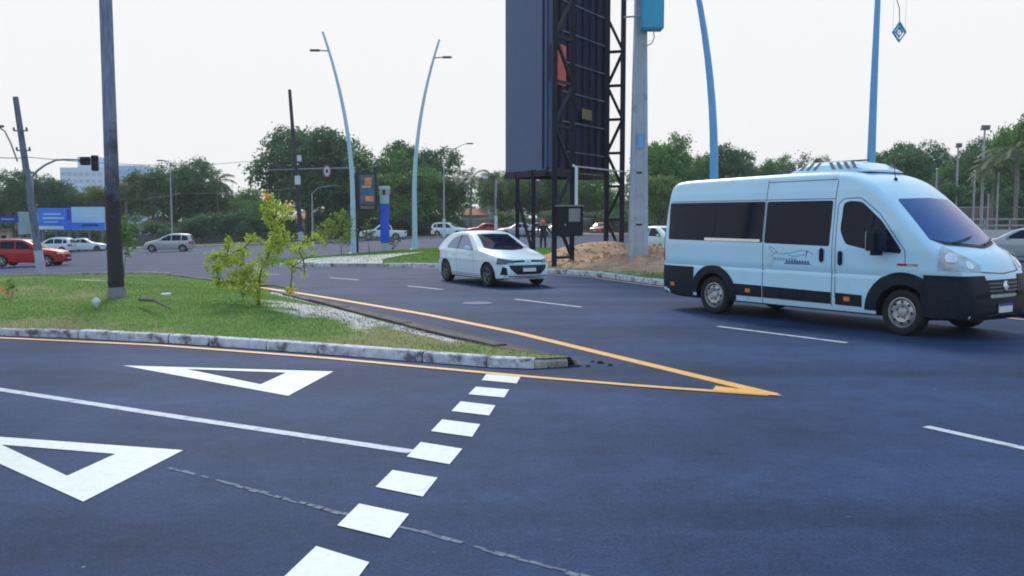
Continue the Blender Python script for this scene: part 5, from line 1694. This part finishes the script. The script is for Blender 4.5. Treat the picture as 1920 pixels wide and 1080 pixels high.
# floodlight masts and tall fence posts
def flood(label, px_, pyt, Y, w):
    x = xat(px_, Y); o = empty('floodlight_mast', (x, Y, 0)); tag(o, label, 'floodlight')
    H = at(px_, pyt, Y).z
    MB().tube([(0, 0, 0), (0, 0, H)], [.16, .09], 8).build('mast', M['grey_metal'], o)
    MB().box((0, 0, H), (w, .12, .1)).build('crossbar', M['lamp_head'], o)
    for s in (-.33, 0, .33): MB().bbox((s * w, -.15, H + .22), (w * .28, .28, .38), .03).build('floodlight', M['lamp_head'], o)
flood('tall floodlight mast at the right edge with a wide dark head', 1837, 243, 86, .85)
flood('shorter floodlight mast right of the grey roofed building', 1789, 276, 92, .6)
for px_, pt, lb_ in ((1751, 318, 'slim fence post nearest the grey roofed building'), (1822, 322, 'slim fence post just left of the tall floodlight mast'), (1849, 366, 'short pale post right of the tall floodlight mast'), (1866, 325, 'slim fence post between the short pale post and the right edge'), (1903, 330, 'slim fence post nearest the right edge')):
    Y = 82
    o = empty('fence_post', (xat(px_, Y), Y, 0)); tag(o, lb_, 'post', 'fence posts at the right edge')
    H = at(px_, pt, Y).z
    MB().tube([(0, 0, 0), (0, 0, H)], [.09, .07], 8).build('shaft', M['grey_metal'], o)
    MB().lathe([(.13, 0), (.14, .06), (.05, .12), (.001, .13)], Matrix.Translation((0, 0, H)), 8).build('cap', M['grey_metal'], o)

# overhead cables
def cable(label, pts, r=.018):
    P = []
    for (p, q) in zip(pts, pts[1:]):
        n_ = 10
        for k in range(n_ + (1 if q == pts[-1] else 0)):
            t = k / n_
            v = Vector(p).lerp(Vector(q), t); v.z -= 4 * t * (1 - t) * (Vector(q) - Vector(p)).length * .012
            P.append(v)
    c0 = P[0].copy()
    o = MB().tube([v - c0 for v in P], r, 4).build('overhead_cable', M['wire'], loc=c0)
    tag(o, label, 'cable')
cable('upper cable running left from the leaning pole', [tuple(at(-60, 288, 40)), tuple(at(45, 296, 36))], .02)
cable('upper cable from the leaning pole towards the thin dark pole', [tuple(at(45, 294, 36)), tuple(at(460, 303, 60)), tuple(at(552, 305, 62))], .018)
cable('lower cable from the leaning pole across the dome shaped tree', [tuple(at(55, 362, 36.5)), tuple(at(340, 362, 70)), tuple(at(555, 352, 62))], .02)
cable('upper cable from the thin dark pole towards the screen tower', [tuple(at(552, 303, 62)), tuple(at(664, 312, 70))], .018)
# ================================================================== VEGETATION
M['bark'] = mat('bark', (.11, .09, .075), .95, var=.3, scale=4, bump=.6, bscale=10, stretch=(3, 3, .6))
M['palm_bark'] = mat('palm_bark', (.20, .18, .16), .95, var=.25, scale=4, bump=.6, bscale=14, stretch=(1, 1, 3))
M['leaf_dark'] = leaf_mat('leaves_dark', (.030, .094, .050), (.125, .255, .105), .4)
M['leaf_mid'] = leaf_mat('leaves_mid', (.042, .130, .030), (.175, .345, .085), .4)
M['leaf_light'] = leaf_mat('leaves_light', (0.063, 0.121, 0.034), (0.218, 0.310, 0.092), .35)
M['leaf_grey'] = leaf_mat('leaves_greyish', (0.060, 0.078, 0.072), (0.180, 0.210, 0.180), .3)
M['leaf_palm'] = leaf_mat('palm_leaflets', (0.041, 0.084, 0.041), (0.135, 0.203, 0.084), .3)
M['leaf_lime'] = leaf_mat('leaves_lime', (.26, .38, .045), (.56, .66, .11), .55)
M['leaf_lime2'] = leaf_mat('leaves_lime_dull', (.11, .20, .035), (.33, .43, .08), .45)
M['petal'] = leaf_mat('yellow_petals', (.70, .38, .02), (.85, .62, .04), .4)
M['petal_orange'] = leaf_mat('orange_petals', (.70, .18, .04), (.80, .30, .06), .4)

def leaf_quad(b, p, nrm, s, mi=0):
    nrm = nrm.normalized()
    a = nrm.orthogonal().normalized()
    t = random.uniform(0, 6.283)
    c = nrm.cross(a)
    u = a * math.cos(t) + c * math.sin(t); v = nrm.cross(u)
    l, w = s * random.uniform(.75, 1.25), s * random.uniform(.4, .62)
    k = len(b.v)
    b.v += [tuple(p - u * l * .5), tuple(p + v * w * .5 + nrm * w * .08), tuple(p + u * l * .5 - nrm * l * .12), tuple(p - v * w * .5 + nrm * w * .08)]
    b.f.append((k, k + 1, k + 2, k + 3)); b.m.append(mi)

def rand_dir():
    while True:
        v = Vector((random.uniform(-1, 1), random.uniform(-1, 1), random.uniform(-1, 1)))
        if .05 < v.length < 1: return v.normalized()

def crown(lobes, n, leaf, shell=.55):
    """leaf clusters on uneven lobes; each lobe broken into small sprays"""
    b = MB()
    wts = [l[3] * l[4] + l[4] * l[5] for l in lobes]; tot = sum(wts)
    for l, w in zip(lobes, wts):
        nl = int(n * w / tot)
        ns = max(6, nl // 26)
        for _ in range(ns):
            d = rand_dir()
            if d.z < -.45: d.z *= -.5; d.normalize()
            rr = shell + (1.06 - shell) * random.random() ** .55
            c = Vector((l[0] + d.x * l[3] * rr, l[1] + d.y * l[4] * rr, l[2] + d.z * l[5] * rr))
            sp = leaf * random.uniform(1.2, 2.4)
            for _ in range(nl // ns):
                q = c + Vector((random.gauss(0, sp * .55), random.gauss(0, sp * .55), random.gauss(0, sp * .34)))
                nn = (d * .7 + rand_dir() * .9 + Vector((0, 0, .5)))
                leaf_quad(b, q, nn, leaf * random.uniform(.7, 1.25))
    return b

def make_lobes(seed, R, H, n, flat_=.7, spread=.62):
    random.seed(seed)
    L = [(0, 0, H * .62, R * .62, R * .62, H * .30)]
    for k in range(n):
        a = 2 * math.pi * (k / n) + random.uniform(-.35, .35)
        d = R * spread * random.uniform(.7, 1.1)
        r_ = R * random.uniform(.28, .46)
        L.append((d * math.cos(a), d * math.sin(a), H * random.uniform(.30, .80), r_, r_, r_ * flat_ * random.uniform(.8, 1.2)))
    return L

PROTO = {}
def tree_proto(key, seed, R, H, nl, n, leaf, m_, flat_=.7, shell=.55, trunk_r=.28, trunk_top=.5):
    lobes = make_lobes(seed, R, H, nl, flat_)
    cr = crown(lobes, n, leaf, shell)
    me_c = bpy.data.meshes.new('crown'); me_c.from_pydata(cr.v, [], cr.f); me_c.materials.append(M[m_])
    tb_m = MB()
    bend = random.uniform(-.3, .3)
    tb_m.tube([(0, 0, -.3), (bend * .3, 0, H * .18), (bend, .1, H * trunk_top)], [trunk_r * 1.25, trunk_r, trunk_r * .7], 9)
    for l in lobes[1:]:
        z0 = H * random.uniform(.22, trunk_top)
        tb_m.tube([(bend * z0 / H, 0, z0), (l[0] * .5, l[1] * .5, (z0 + l[2]) / 2 + .2), (l[0] * .92, l[1] * .92, l[2])], [trunk_r * .5, trunk_r * .33, trunk_r * .12], 6)
    me_t = bpy.data.meshes.new('trunk'); me_t.from_pydata(tb_m.v, [], tb_m.f); me_t.materials.append(M['bark'])
    me_t.polygons.foreach_set('use_smooth', [True] * len(me_t.polygons))
    PROTO[key] = (me_c, me_t, R, H)

tree_proto('dome', 11, 6.0, 9.6, 13, 21000, .36, 'leaf_dark', .8, .62)
tree_proto('broad', 12, 6.2, 9.0, 12, 20000, .36, 'leaf_mid', .7, .55)
tree_proto('round', 13, 4.6, 8.0, 8, 11000, .34, 'leaf_mid', .85, .55)
tree_proto('light', 14, 4.2, 7.5, 8, 9000, .34, 'leaf_light', .8, .5)
tree_proto('dark', 15, 5.2, 9.5, 11, 19000, .36, 'leaf_dark', .85, .5)
tree_proto('airy', 16, 3.8, 7.5, 7, 2600, .30, 'leaf_grey', .8, .3)
tree_proto('bush', 17, 2.6, 3.2, 7, 5200, .26, 'leaf_dark', .8, .45, .08, .3)
tree_proto('bush_light', 18, 2.2, 2.8, 6, 4200, .24, 'leaf_light', .8, .45, .07, .3)

def tree(kind, label, px_, ytop, wpx, Y, rz=0.0, name='tree', cat='tree', group=None, zoff=0.0, x=None):
    me_c, me_t, R, H = PROTO[kind]
    x = xat(px_, Y) if x is None else x
    z0 = T(x, Y) + .1 + zoff
    ht = at(px_, ytop, Y).z - z0
    rad_ = wpx / FPX * Y / 2 * 1.18
    o = empty(name, (x, Y, z0), rz)
    tag(o, label, cat, group)
    s = (rad_ / (R * .98), rad_ / (R * .98), ht / (H * .93))
    for nm, me in (('crown', me_c), ('trunk', me_t)):
        c = bpy.data.objects.new(nm, me); COL.objects.link(c); c.parent = o
        c.scale = s
    return o

BG = 'trees beyond the junction'
tree('dome', 'broad dark dome tree behind the leaning pole at the left', 78, 330, 128, 122, .4, group=BG)
tree('light', 'yellow green tree above the pale blue billboard', 180, 350, 80, 124, 1.2, group=BG)
tree('round', 'green tree rising in front of the pale blue high rise', 232, 338, 80, 126, 2.0, group=BG)
tree('dome', 'high dome shaped dark tree behind the silver minivan', 330, 308, 130, 122, 2.6, group=BG)
tree('dark', 'low dark tree between the dome tree and the palm', 386, 348, 80, 128, 3.4, group=BG)
tree('round', 'low dark tree just right of the lone palm', 440, 362, 80, 130, .9, group=BG)
tree('broad', 'low wide tree left of the big dark tree', 478, 376, 90, 126, 4.4, group=BG)
tree('dark', 'big dark tree with ragged crown behind the thin dark pole', 580, 250, 185, 112, 5.2, group=BG)
tree('broad', 'wide green tree behind the advertising screen', 690, 300, 150, 114, 1.7, group=BG)
tree('dark', 'tall dark tree behind the right leaning curved lamp', 790, 280, 125, 118, .2, group=BG)
tree('broad', 'lighter spreading tree behind the blue totem', 745, 322, 170, 110, 3.0, group=BG)
tree('round', 'green tree left of the road lamp with white foot', 838, 335, 90, 116, 4.9, group=BG)
tree('round', 'tree behind the traffic light post left of the tower', 944, 332, 85, 122, 5.6, group=BG)
tree('dark', 'dark tree between the legs of the screen tower', 1010, 326, 110, 126, 2.3, group=BG)
tree('broad', 'wide tree behind the meter cabinet', 1098, 322, 130, 124, 3.9, group=BG)
tree('round', 'rounded tree showing just right of the concrete pole', 1226, 268, 105, 105, 1.1, group=BG)
tree('light', 'bright green low tree at the rear of the minibus', 1240, 330, 90, 92, 2.9, group=BG)
tree('broad', 'tree over the rear of the minibus roof', 1298, 293, 110, 118, 4.1, group=BG)
tree('dark', 'dark tree right of the first sky blue lamp', 1368, 284, 100, 118, .6, group=BG)
tree('broad', 'low tree above the middle of the minibus roof', 1432, 306, 90, 120, 1.9, group=BG)
tree('airy', 'thin grey leaved tree above the minibus roof', 1490, 286, 100, 112, 2.2, group=BG)
tree('round', 'low green tree left of the roof unit of the minibus', 1545, 308, 70, 120, 5.1, group=BG)
tree('dark', 'low dark tree behind the roof unit of the minibus', 1600, 318, 90, 124, 2.7, group=BG)
tree('dome', 'dark dome tree right of the second sky blue lamp', 1694, 274, 125, 112, 3.3, group=BG)
tree('round', 'tree in front of the grey roofed building', 1770, 312, 85, 104, .9, group=BG)
tree('dark', 'dark tree behind the floodlight masts', 1820, 290, 110, 100, 4.2, group=BG)
tree('broad', 'tall tree cut by the right edge', 1912, 228, 150, 96, 1.5, group=BG)
tree('dark', 'dark tree behind the palm at the right edge', 1868, 262, 90, 104, 2.5, group=BG)
tree('dome', 'dark tree cut by the left edge', -10, 362, 110, 126, 1.5, group=BG)
BU = 'bushes along the far verge'
k = 0
for i, (px_, yt, w, Y, kd, lb_) in enumerate([
    (20, 415, 70, 108, 'bush', 'dark bush at the left edge below the street sign'), (112, 428, 80, 109, 'bush', 'dark bush below the deep blue billboard'), (168, 428, 60, 109, 'bush', 'dark bush below the pale blue billboard'),
    (230, 420, 60, 108, 'bush_light', 'light bush right of the tall pole'), (318, 418, 80, 109, 'bush', 'dark bush behind the silver minivan'), (378, 408, 80, 109, 'bush', 'dark bush just right of the silver minivan'),
    (424, 398, 80, 109, 'bush', 'dark round bush left of the flowering shrub'), (472, 404, 70, 108, 'bush', 'dark bush behind the flowering shrub'), (530, 408, 70, 108, 'bush', 'dark bush left of the red roofed house'),
    (618, 398, 70, 109, 'bush', 'dark bush right of the red roofed house'), (668, 400, 80, 109, 'bush', 'dark bush behind the advertising screen'), (735, 402, 90, 109, 'bush', 'dark bush behind the white pickup'),
    (795, 400, 90, 109, 'bush', 'dark bush behind the right leaning curved lamp'), (846, 404, 50, 110, 'bush', 'dark bush left of the clay roofed house'), (965, 398, 70, 111, 'bush_light', 'light bush behind the thin tower legs'),
    (1040, 396, 80, 113.5, 'bush', 'dark bush behind the near tower leg'), (1110, 398, 80, 113.5, 'bush', 'dark bush beyond the meter cabinet'), (1180, 396, 80, 111, 'bush', 'dark bush behind the concrete pole'),
    (1236, 392, 70, 110, 'bush_light', 'light bush at the rear of the minibus'), (1762, 352, 90, 94, 'bush', 'dark bush above the windscreen of the minibus'), (1812, 350, 90, 95, 'bush', 'dark bush at the foot of the floodlight masts'), (1885, 356, 100, 90.5, 'bush', 'dark bush on the wall at the right edge')]):
    tree(kd, lb_, px_, yt, w, Y, i * 1.3, 'bush', 'bush', BU)

# distant mass of woodland behind everything
random.seed(5)
lob = []
for i in range(70):
    x = -118 + i * 3.5
    r_ = random.uniform(3.2, 5.2)
    lob.append((x, 146 + random.uniform(-3, 6), T(x, 140) + random.uniform(3.0, 5.0), r_, r_, r_ * .9))
o = crown(lob, 60000, .5, .6).build('distant_woods', M['leaf_dark'])
tag(o, 'continuous dark mass of distant woodland behind the nearer trees', 'woodland', kind='stuff')

# palms
def palm_proto(seed, H, nf, L):
    random.seed(seed)
    t = MB()
    pts = [(.0, 0, -.2), (.12, 0, H * .3), (.05, 0, H * .65), (-.1, 0, H)]
    t.tube(pts, [.24, .18, .16, .15], 9)
    me_t = bpy.data.meshes.new('trunk'); me_t.from_pydata(t.v, [], t.f); me_t.materials.append(M['palm_bark'])
    me_t.polygons.foreach_set('use_smooth', [True] * len(me_t.polygons))
    top = Vector((-.1, 0, H))
    fr = []
    for k in range(nf):
        b = MB()
        a = 2 * math.pi * k / nf * 1.618 * 2 + random.uniform(-.2, .2)
        el = random.uniform(-.15, 1.25)
        dirh = Vector((math.cos(a), math.sin(a), 0))
        p = top.copy(); v = dirh * math.cos(el) + Vector((0, 0, math.sin(el)))
        spine = [p.copy()]
        for s in range(12):
            p = p + v * (L / 12); v = (v + Vector((0, 0, -.115))).normalized(); spine.append(p.copy())
        b.tube(spine, [.035 * (1 - i / 14) for i in range(13)], 4, caps=False)
        for i in range(2, 13):
            for sub in (0, .5):
                if i == 12 and sub: continue
                q = spine[i] if not sub else (spine[i] + spine[i + 1]) / 2 if i < 12 else spine[i]
                tang = (spine[min(i + 1, 12)] - spine[i - 1]).normalized()
                sd = tang.cross(Vector((0, 0, 1)))
                if sd.length < .05: sd = Vector((1, 0, 0))
                sd.normalize()
                ll = L * .27 * math.sin(math.pi * (i + sub) / 14) + .12
                for sg in (-1, 1):
                    tip = q + sd * sg * ll * .85 + tang * ll * .35 + Vector((0, 0, -ll * random.uniform(.25, .6)))
                    wv = tang * .06
                    b.add([q - wv, q + wv, tip], [(0, 1, 2)])
        me = bpy.data.meshes.new('frond'); me.from_pydata(b.v, [], b.f); me.materials.append(M['leaf_palm'])
        fr.append(me)
    return me_t, fr, H + L * .45, L
PALM = palm_proto(3, 8.0, 20, 3.3)
def palm(label, px_, ytop, Y, rz, sc=1.0):
    me_t, fr, H, L = PALM
    x = xat(px_, Y); z0 = T(x, Y) + .1
    s = (at(px_, ytop, Y).z - z0) / H
    o = empty('palm_tree', (x, Y, z0), rz); tag(o, label, 'palm tree', 'palm trees')
    for nm, me in [('trunk', me_t)] + [('frond', f) for f in fr]:
        c = bpy.data.objects.new(nm, me); COL.objects.link(c); c.parent = o; c.scale = (s * sc, s * sc, s)
    return o
palm('lone palm standing clear above the low trees left of the flowering shrub', 410, 322, 124, .3, .85)
palm('palm left of the dome shaped tree', 288, 330, 120, 1.3, .9)
palm('palm between the tall pole and the dome shaped tree', 240, 322, 118, 2.1, .9)
palm('palm right of the road lamp with white foot', 884, 314, 112, 2.9, .95)
palm('palm left of the pale house gable', 862, 328, 114, 4.0, .85)
palm('palm behind the traffic light post', 928, 322, 110, 5.1, .85)
palm('tall palm at the right edge', 1900, 248, 80, .9, 1.05)
palm('palm with drooping fronds right of the tall floodlight mast', 1858, 290, 84, 2.2, 1.0)

# small trees on the islands
def sapling(label, px_, pyb, Y, clusters, m_, leaf, n, zb=None, flowers=(), depth=.3, name='sapling', cat='young tree', sr=.02):
    p0 = at(px_, pyb, Y)
    if zb is not None: p0.z = zb
    o = empty(name, p0); tag(o, label, cat)
    st = MB(); lf = MB()
    fork = Vector((0, 0, .18 * (at(px_, min(c[1] for c in clusters), Y).z - p0.z)))
    st.tube([(0, 0, -.1), fork * .6, fork], [sr * 1.3, sr * 1.1, sr], 7)
    nodes = [fork]
    cs = []
    for (cx2, cy2, r_) in clusters:
        cs.append((at(cx2, cy2, Y + random.uniform(-depth, depth)) - p0, r_))
    cs.sort(key=lambda t: (t[0] - fork).length)
    for c, r_ in cs:
        src = min(nodes, key=lambda q: (q - c).length + .35 * (q - fork).length)
        mid = src.lerp(c, .5) + Vector((random.uniform(-.06, .06), random.uniform(-.06, .06), .04))
        st.tube([src, mid, c], [sr * (.7 if src is fork else .42), sr * .4, sr * .2], 5)
        nodes.append(c)
        R_ = r_ / FPX * Y
        nsp = max(3, int(n * r_ * r_ / 9000))
        for _ in range(nsp):
            d = rand_dir()
            q0 = c + Vector((d.x * R_, d.y * R_, d.z * R_ * .9)) * random.random() ** .4
            for _k in range(10):
                leaf_quad(lf, q0 + rand_dir() * leaf * random.uniform(.2, 1.3), rand_dir() + Vector((0, -.2, .6)), leaf * random.uniform(.6, 1.3))
    st.build('stem', M['bark'], o, smooth_angle=60)
    lf.build('foliage', M[m_], o)
    if flowers:
        fb = MB()
        for (fx, fy, r_, mi) in flowers:
            c = at(fx, fy, Y - .1) - p0
            for _ in range(26):
                leaf_quad(fb, c + rand_dir() * (r_ / FPX * Y) * random.random() ** .5, rand_dir(), leaf * .8, mi)
        fb.build('blossom', [M['petal'], M['petal_orange']], o)
    return o
random.seed(21)
cl = [(425, 482, 26), (405, 505, 20), (450, 500, 30), (468, 525, 24), (482, 548, 17), (440, 530, 20), (412, 530, 16), (510, 462, 26), (535, 455, 22), (500, 485, 22), (560, 470, 15), (575, 455, 13), (548, 500, 13), (572, 515, 7),
      (520, 435, 17), (515, 410, 20), (500, 395, 15), (525, 390, 16), (505, 372, 12), (540, 400, 12), (488, 515, 18), (545, 542, 12), (590, 440, 9), (605, 452, 8), (455, 468, 16), (395, 485, 12), (590, 478, 8), (470, 450, 14), (430, 455, 12)]
sapling('bright yellow green flowering shrub on the near grass island', 485, 575, 16.3, cl, 'leaf_lime', .06, 640, zb=ZI(-4.7, 16.3), flowers=[(495, 365, 9, 0), (500, 371, 7, 1), (541, 384, 10, 0), (536, 388, 6, 0), (548, 543, 6, 0)], depth=.5, name='flowering_shrub', cat='shrub', sr=.03)
sapling('thin sapling just right of the tall utility pole', 232, 494, 30, [(232, 440, 16), (222, 425, 14), (245, 432, 14), (235, 415, 12), (225, 455, 12), (244, 456, 12), (238, 470, 8)], 'leaf_mid', .13, 380, zb=ZI(-13.2, 30), depth=.6)
sapling('light green sapling left of the pale curved lamp', 640, 470, 47, [(625, 425, 18), (645, 415, 18), (638, 440, 20), (620, 440, 13), (655, 432, 14), (650, 398, 10), (632, 402, 10), (652, 450, 10)], 'leaf_lime2', .17, 420, zb=ZI2(-9.1, 47), depth=.8)
sapling('small sapling behind the post of the advertising screen', 692, 470, 48, [(690, 430, 12), (684, 442, 12), (700, 436, 9), (693, 418, 7)], 'leaf_lime2', .17, 300, zb=ZI2(-7.8, 48), depth=.5)
sapling('tiny plant at the foot of the blue totem', 738, 467, 50, [(736, 458, 9), (744, 455, 7), (733, 450, 5)], 'leaf_light', .16, 200, zb=ZI2(-6.7, 50), depth=.3)
sapling('young plant between the shrub and the thin dark pole', 590, 478, 42, [(590, 440, 14), (600, 455, 14), (580, 452, 10), (596, 425, 9), (606, 440, 9)], 'leaf_lime2', .15, 300, zb=ZI2(-9.4, 42), depth=.5)
sapling('small weed with orange flowers at the left edge of the island', 22, 556, 17.5, [(20, 530, 12), (28, 540, 10), (14, 545, 10)], 'leaf_mid', .06, 120, zb=ZI(-9.9, 17.5), flowers=[(4, 545, 7, 1), (14, 550, 5, 1)], depth=.2, sr=.008)
random.seed(33)
for (px_, py_, Y, lb_) in ((408, 525, 21.5, 'low weed tuft left of the flowering shrub'), (222, 548, 17.9, 'weed tuft at the foot of the tall utility pole'), (455, 548, 17.4, 'low weed tuft just left of the shrub stem')):
    sapling(lb_, px_, py_ + 8, Y, [(px_ - 6, py_ - 2, 9), (px_ + 7, py_, 9), (px_, py_ - 8, 7)], 'leaf_mid', .05, 260, zb=ZI(xat(px_, Y), Y), depth=.25, name='weed', cat='weed', sr=.006)

random.seed(41)
sapling('low yellow flowering tuft near the island tip', 822, 650, 12.6, [(812, 645, 8), (828, 643, 9), (840, 646, 7)], 'leaf_lime2', .04, 300, zb=ZI(xat(822, 12.6), 12.6), flowers=[(815, 643, 7, 0), (830, 641, 8, 0), (842, 644, 6, 0)], depth=.2, name='weed', cat='weed', sr=.005)
# litter and a fallen stick on the island
lit = MB()
for k in range(5):
    a = random.uniform(0, 6)
M['litter'] = mat('crumpled_paper', (.58, .66, .68), .7, var=.1, scale=20)
def crumple(name, label, x, y, z, s, sx, sz, cat):
    bm = bmesh.new(); bmesh.ops.create_icosphere(bm, subdivisions=2, radius=s)
    for v in bm.verts:
        v.co *= 1 + random.uniform(-.3, .25); v.co.x *= sx; v.co.z *= sz
    me = bpy.data.meshes.new(name); bm.to_mesh(me); bm.free(); me.materials.append(M['litter'])
    o = bpy.data.objects.new(name, me); COL.objects.link(o); o.location = (x, y, z); tag(o, label, cat)
g_ = G(180, 570, .3); crumple('litter', 'crumpled pale paper on the grass left of the pole foot', g_.x, g_.y, .34, .085, .8, 1.1, 'litter')
g_ = G(312, 558, .3); crumple('litter', 'small pale scrap on the grass right of the pole', g_.x, g_.y, .36, .07, 1.4, .5, 'litter')
g0_, g1_ = G(262, 563, .34), G(318, 578, .34)
o = MB().tube([(0, 0, 0), ((g1_.x - g0_.x) * .5, (g1_.y - g0_.y) * .5, .05), (g1_.x - g0_.x, g1_.y - g0_.y, -.02)], [.035, .03, .015], 6).build('fallen_branch', M['bark'], loc=(g0_.x, g0_.y, .36))
tag(o, 'fallen branch lying on the grass beside the tall pole', 'branch')

# ================================================================== PERSON beyond the hatchback
M['skin'] = mat('skin', (.30, .17, .11), .6, var=.05)
M['cloth_dark'] = mat('dark_clothing', (.022, .026, .045), .85, var=.15, scale=8)
M['cap_orange'] = mat('orange_cap', (.75, .14, .05), .6, var=.08, scale=8)
def person():
    Y = 50.0
    x = xat(1018, Y)
    o = empty('person', (x, Y, .02)); tag(o, 'person in dark clothing and orange cap behind the tower legs', 'person')
    me = bpy.data.meshes.new('body')
    J = [((0, 0, .95), .15), ((0, 0, 1.15), .15), ((0, 0, 1.38), .17), ((0, 0, 1.50), .07), ((0, 0, 1.60), .10), ((0, 0, 1.70), .085),
         ((-.20, 0, 1.42), .07), ((-.30, .02, 1.15), .055), ((-.26, -.12, .92), .045), ((-.25, -.16, .82), .04),
         ((.20, 0, 1.42), .07), ((.36, .02, 1.18), .055), ((.50, -.10, .98), .045), ((.55, -.14, .90), .04),
         ((-.10, 0, .85), .10), ((-.12, -.02, .48), .075), ((-.12, .04, .09), .05), ((-.12, -.12, .04), .04),
         ((.10, 0, .85), .10), ((.13, -.10, .48), .075), ((.14, .02, .09), .05), ((.14, -.14, .04), .04)]
    E_ = [(0, 1), (1, 2), (2, 3), (3, 4), (4, 5), (2, 6), (6, 7), (7, 8), (8, 9), (2, 10), (10, 11), (11, 12), (12, 13), (0, 14), (14, 15), (15, 16), (16, 17), (0, 18), (18, 19), (19, 20), (20, 21)]
    me.from_pydata([j[0] for j in J], E_, [])
    ob_ = bpy.data.objects.new('body', me); COL.objects.link(ob_)
    sk = ob_.modifiers.new('s', 'SKIN')
    for v, j in zip(me.skin_vertices[0].data if len(me.skin_vertices) else [], J): v.radius = (j[1], j[1])
    sb = ob_.modifiers.new('u', 'SUBSURF'); sb.levels = 2; sb.render_levels = 2
    dg = bpy.context.evaluated_depsgraph_get()
    new = bpy.data.meshes.new_from_object(ob_.evaluated_get(dg))
    bpy.data.objects.remove(ob_)
    new.materials.clear()
    new.materials.append(M['cloth_dark']); new.materials.append(M['skin'])
    for p in new.polygons:
        c = p.center; p.use_smooth = True
        hand = (c.z < .93 and abs(c.x) > .22 and c.z > .6)
        p.material_index = 1 if c.z > 1.47 or hand else 0
    bo_ = bpy.data.objects.new('body', new); COL.objects.link(bo_); bo_.parent = o
    cap_ = MB().lathe([(.125, 0), (.128, .05), (.10, .12), (.05, .15), (.001, .155)], Matrix.Translation((0, 0, 1.62)), 14)
    cap_.box((0, -.15, 1.63), (.16, .12, .02))
    cap_.build('cap', M['cap_orange'], o, smooth_angle=50)
    bp_ = MB().bbox((0, .14, 1.28), (.34, .16, .42), .06); bp_.build('backpack', M['cloth_dark'], o, smooth_angle=50)
person()

# ================================================================== AIR
hz = MB().box((20, 60, 16.0), (560, 640, 39.0)).build('haze', bpy.data.materials.new('haze_air'))
hm = hz.data.materials[0]
hm.use_nodes = True
hm.node_tree.nodes.clear()
ho = hm.node_tree.nodes.new('ShaderNodeOutputMaterial')
hv = hm.node_tree.nodes.new('ShaderNodeVolumePrincipled')
hv.inputs['Color'].default_value = (.80, .87, .96, 1)
hv.inputs['Density'].default_value = 0.0004
hv.inputs['Anisotropy'].default_value = 0.2
hm.node_tree.links.new(hv.outputs[0], ho.inputs['Volume'])
tag(hz, 'thin pale haze over the whole junction', 'haze', kind='stuff')
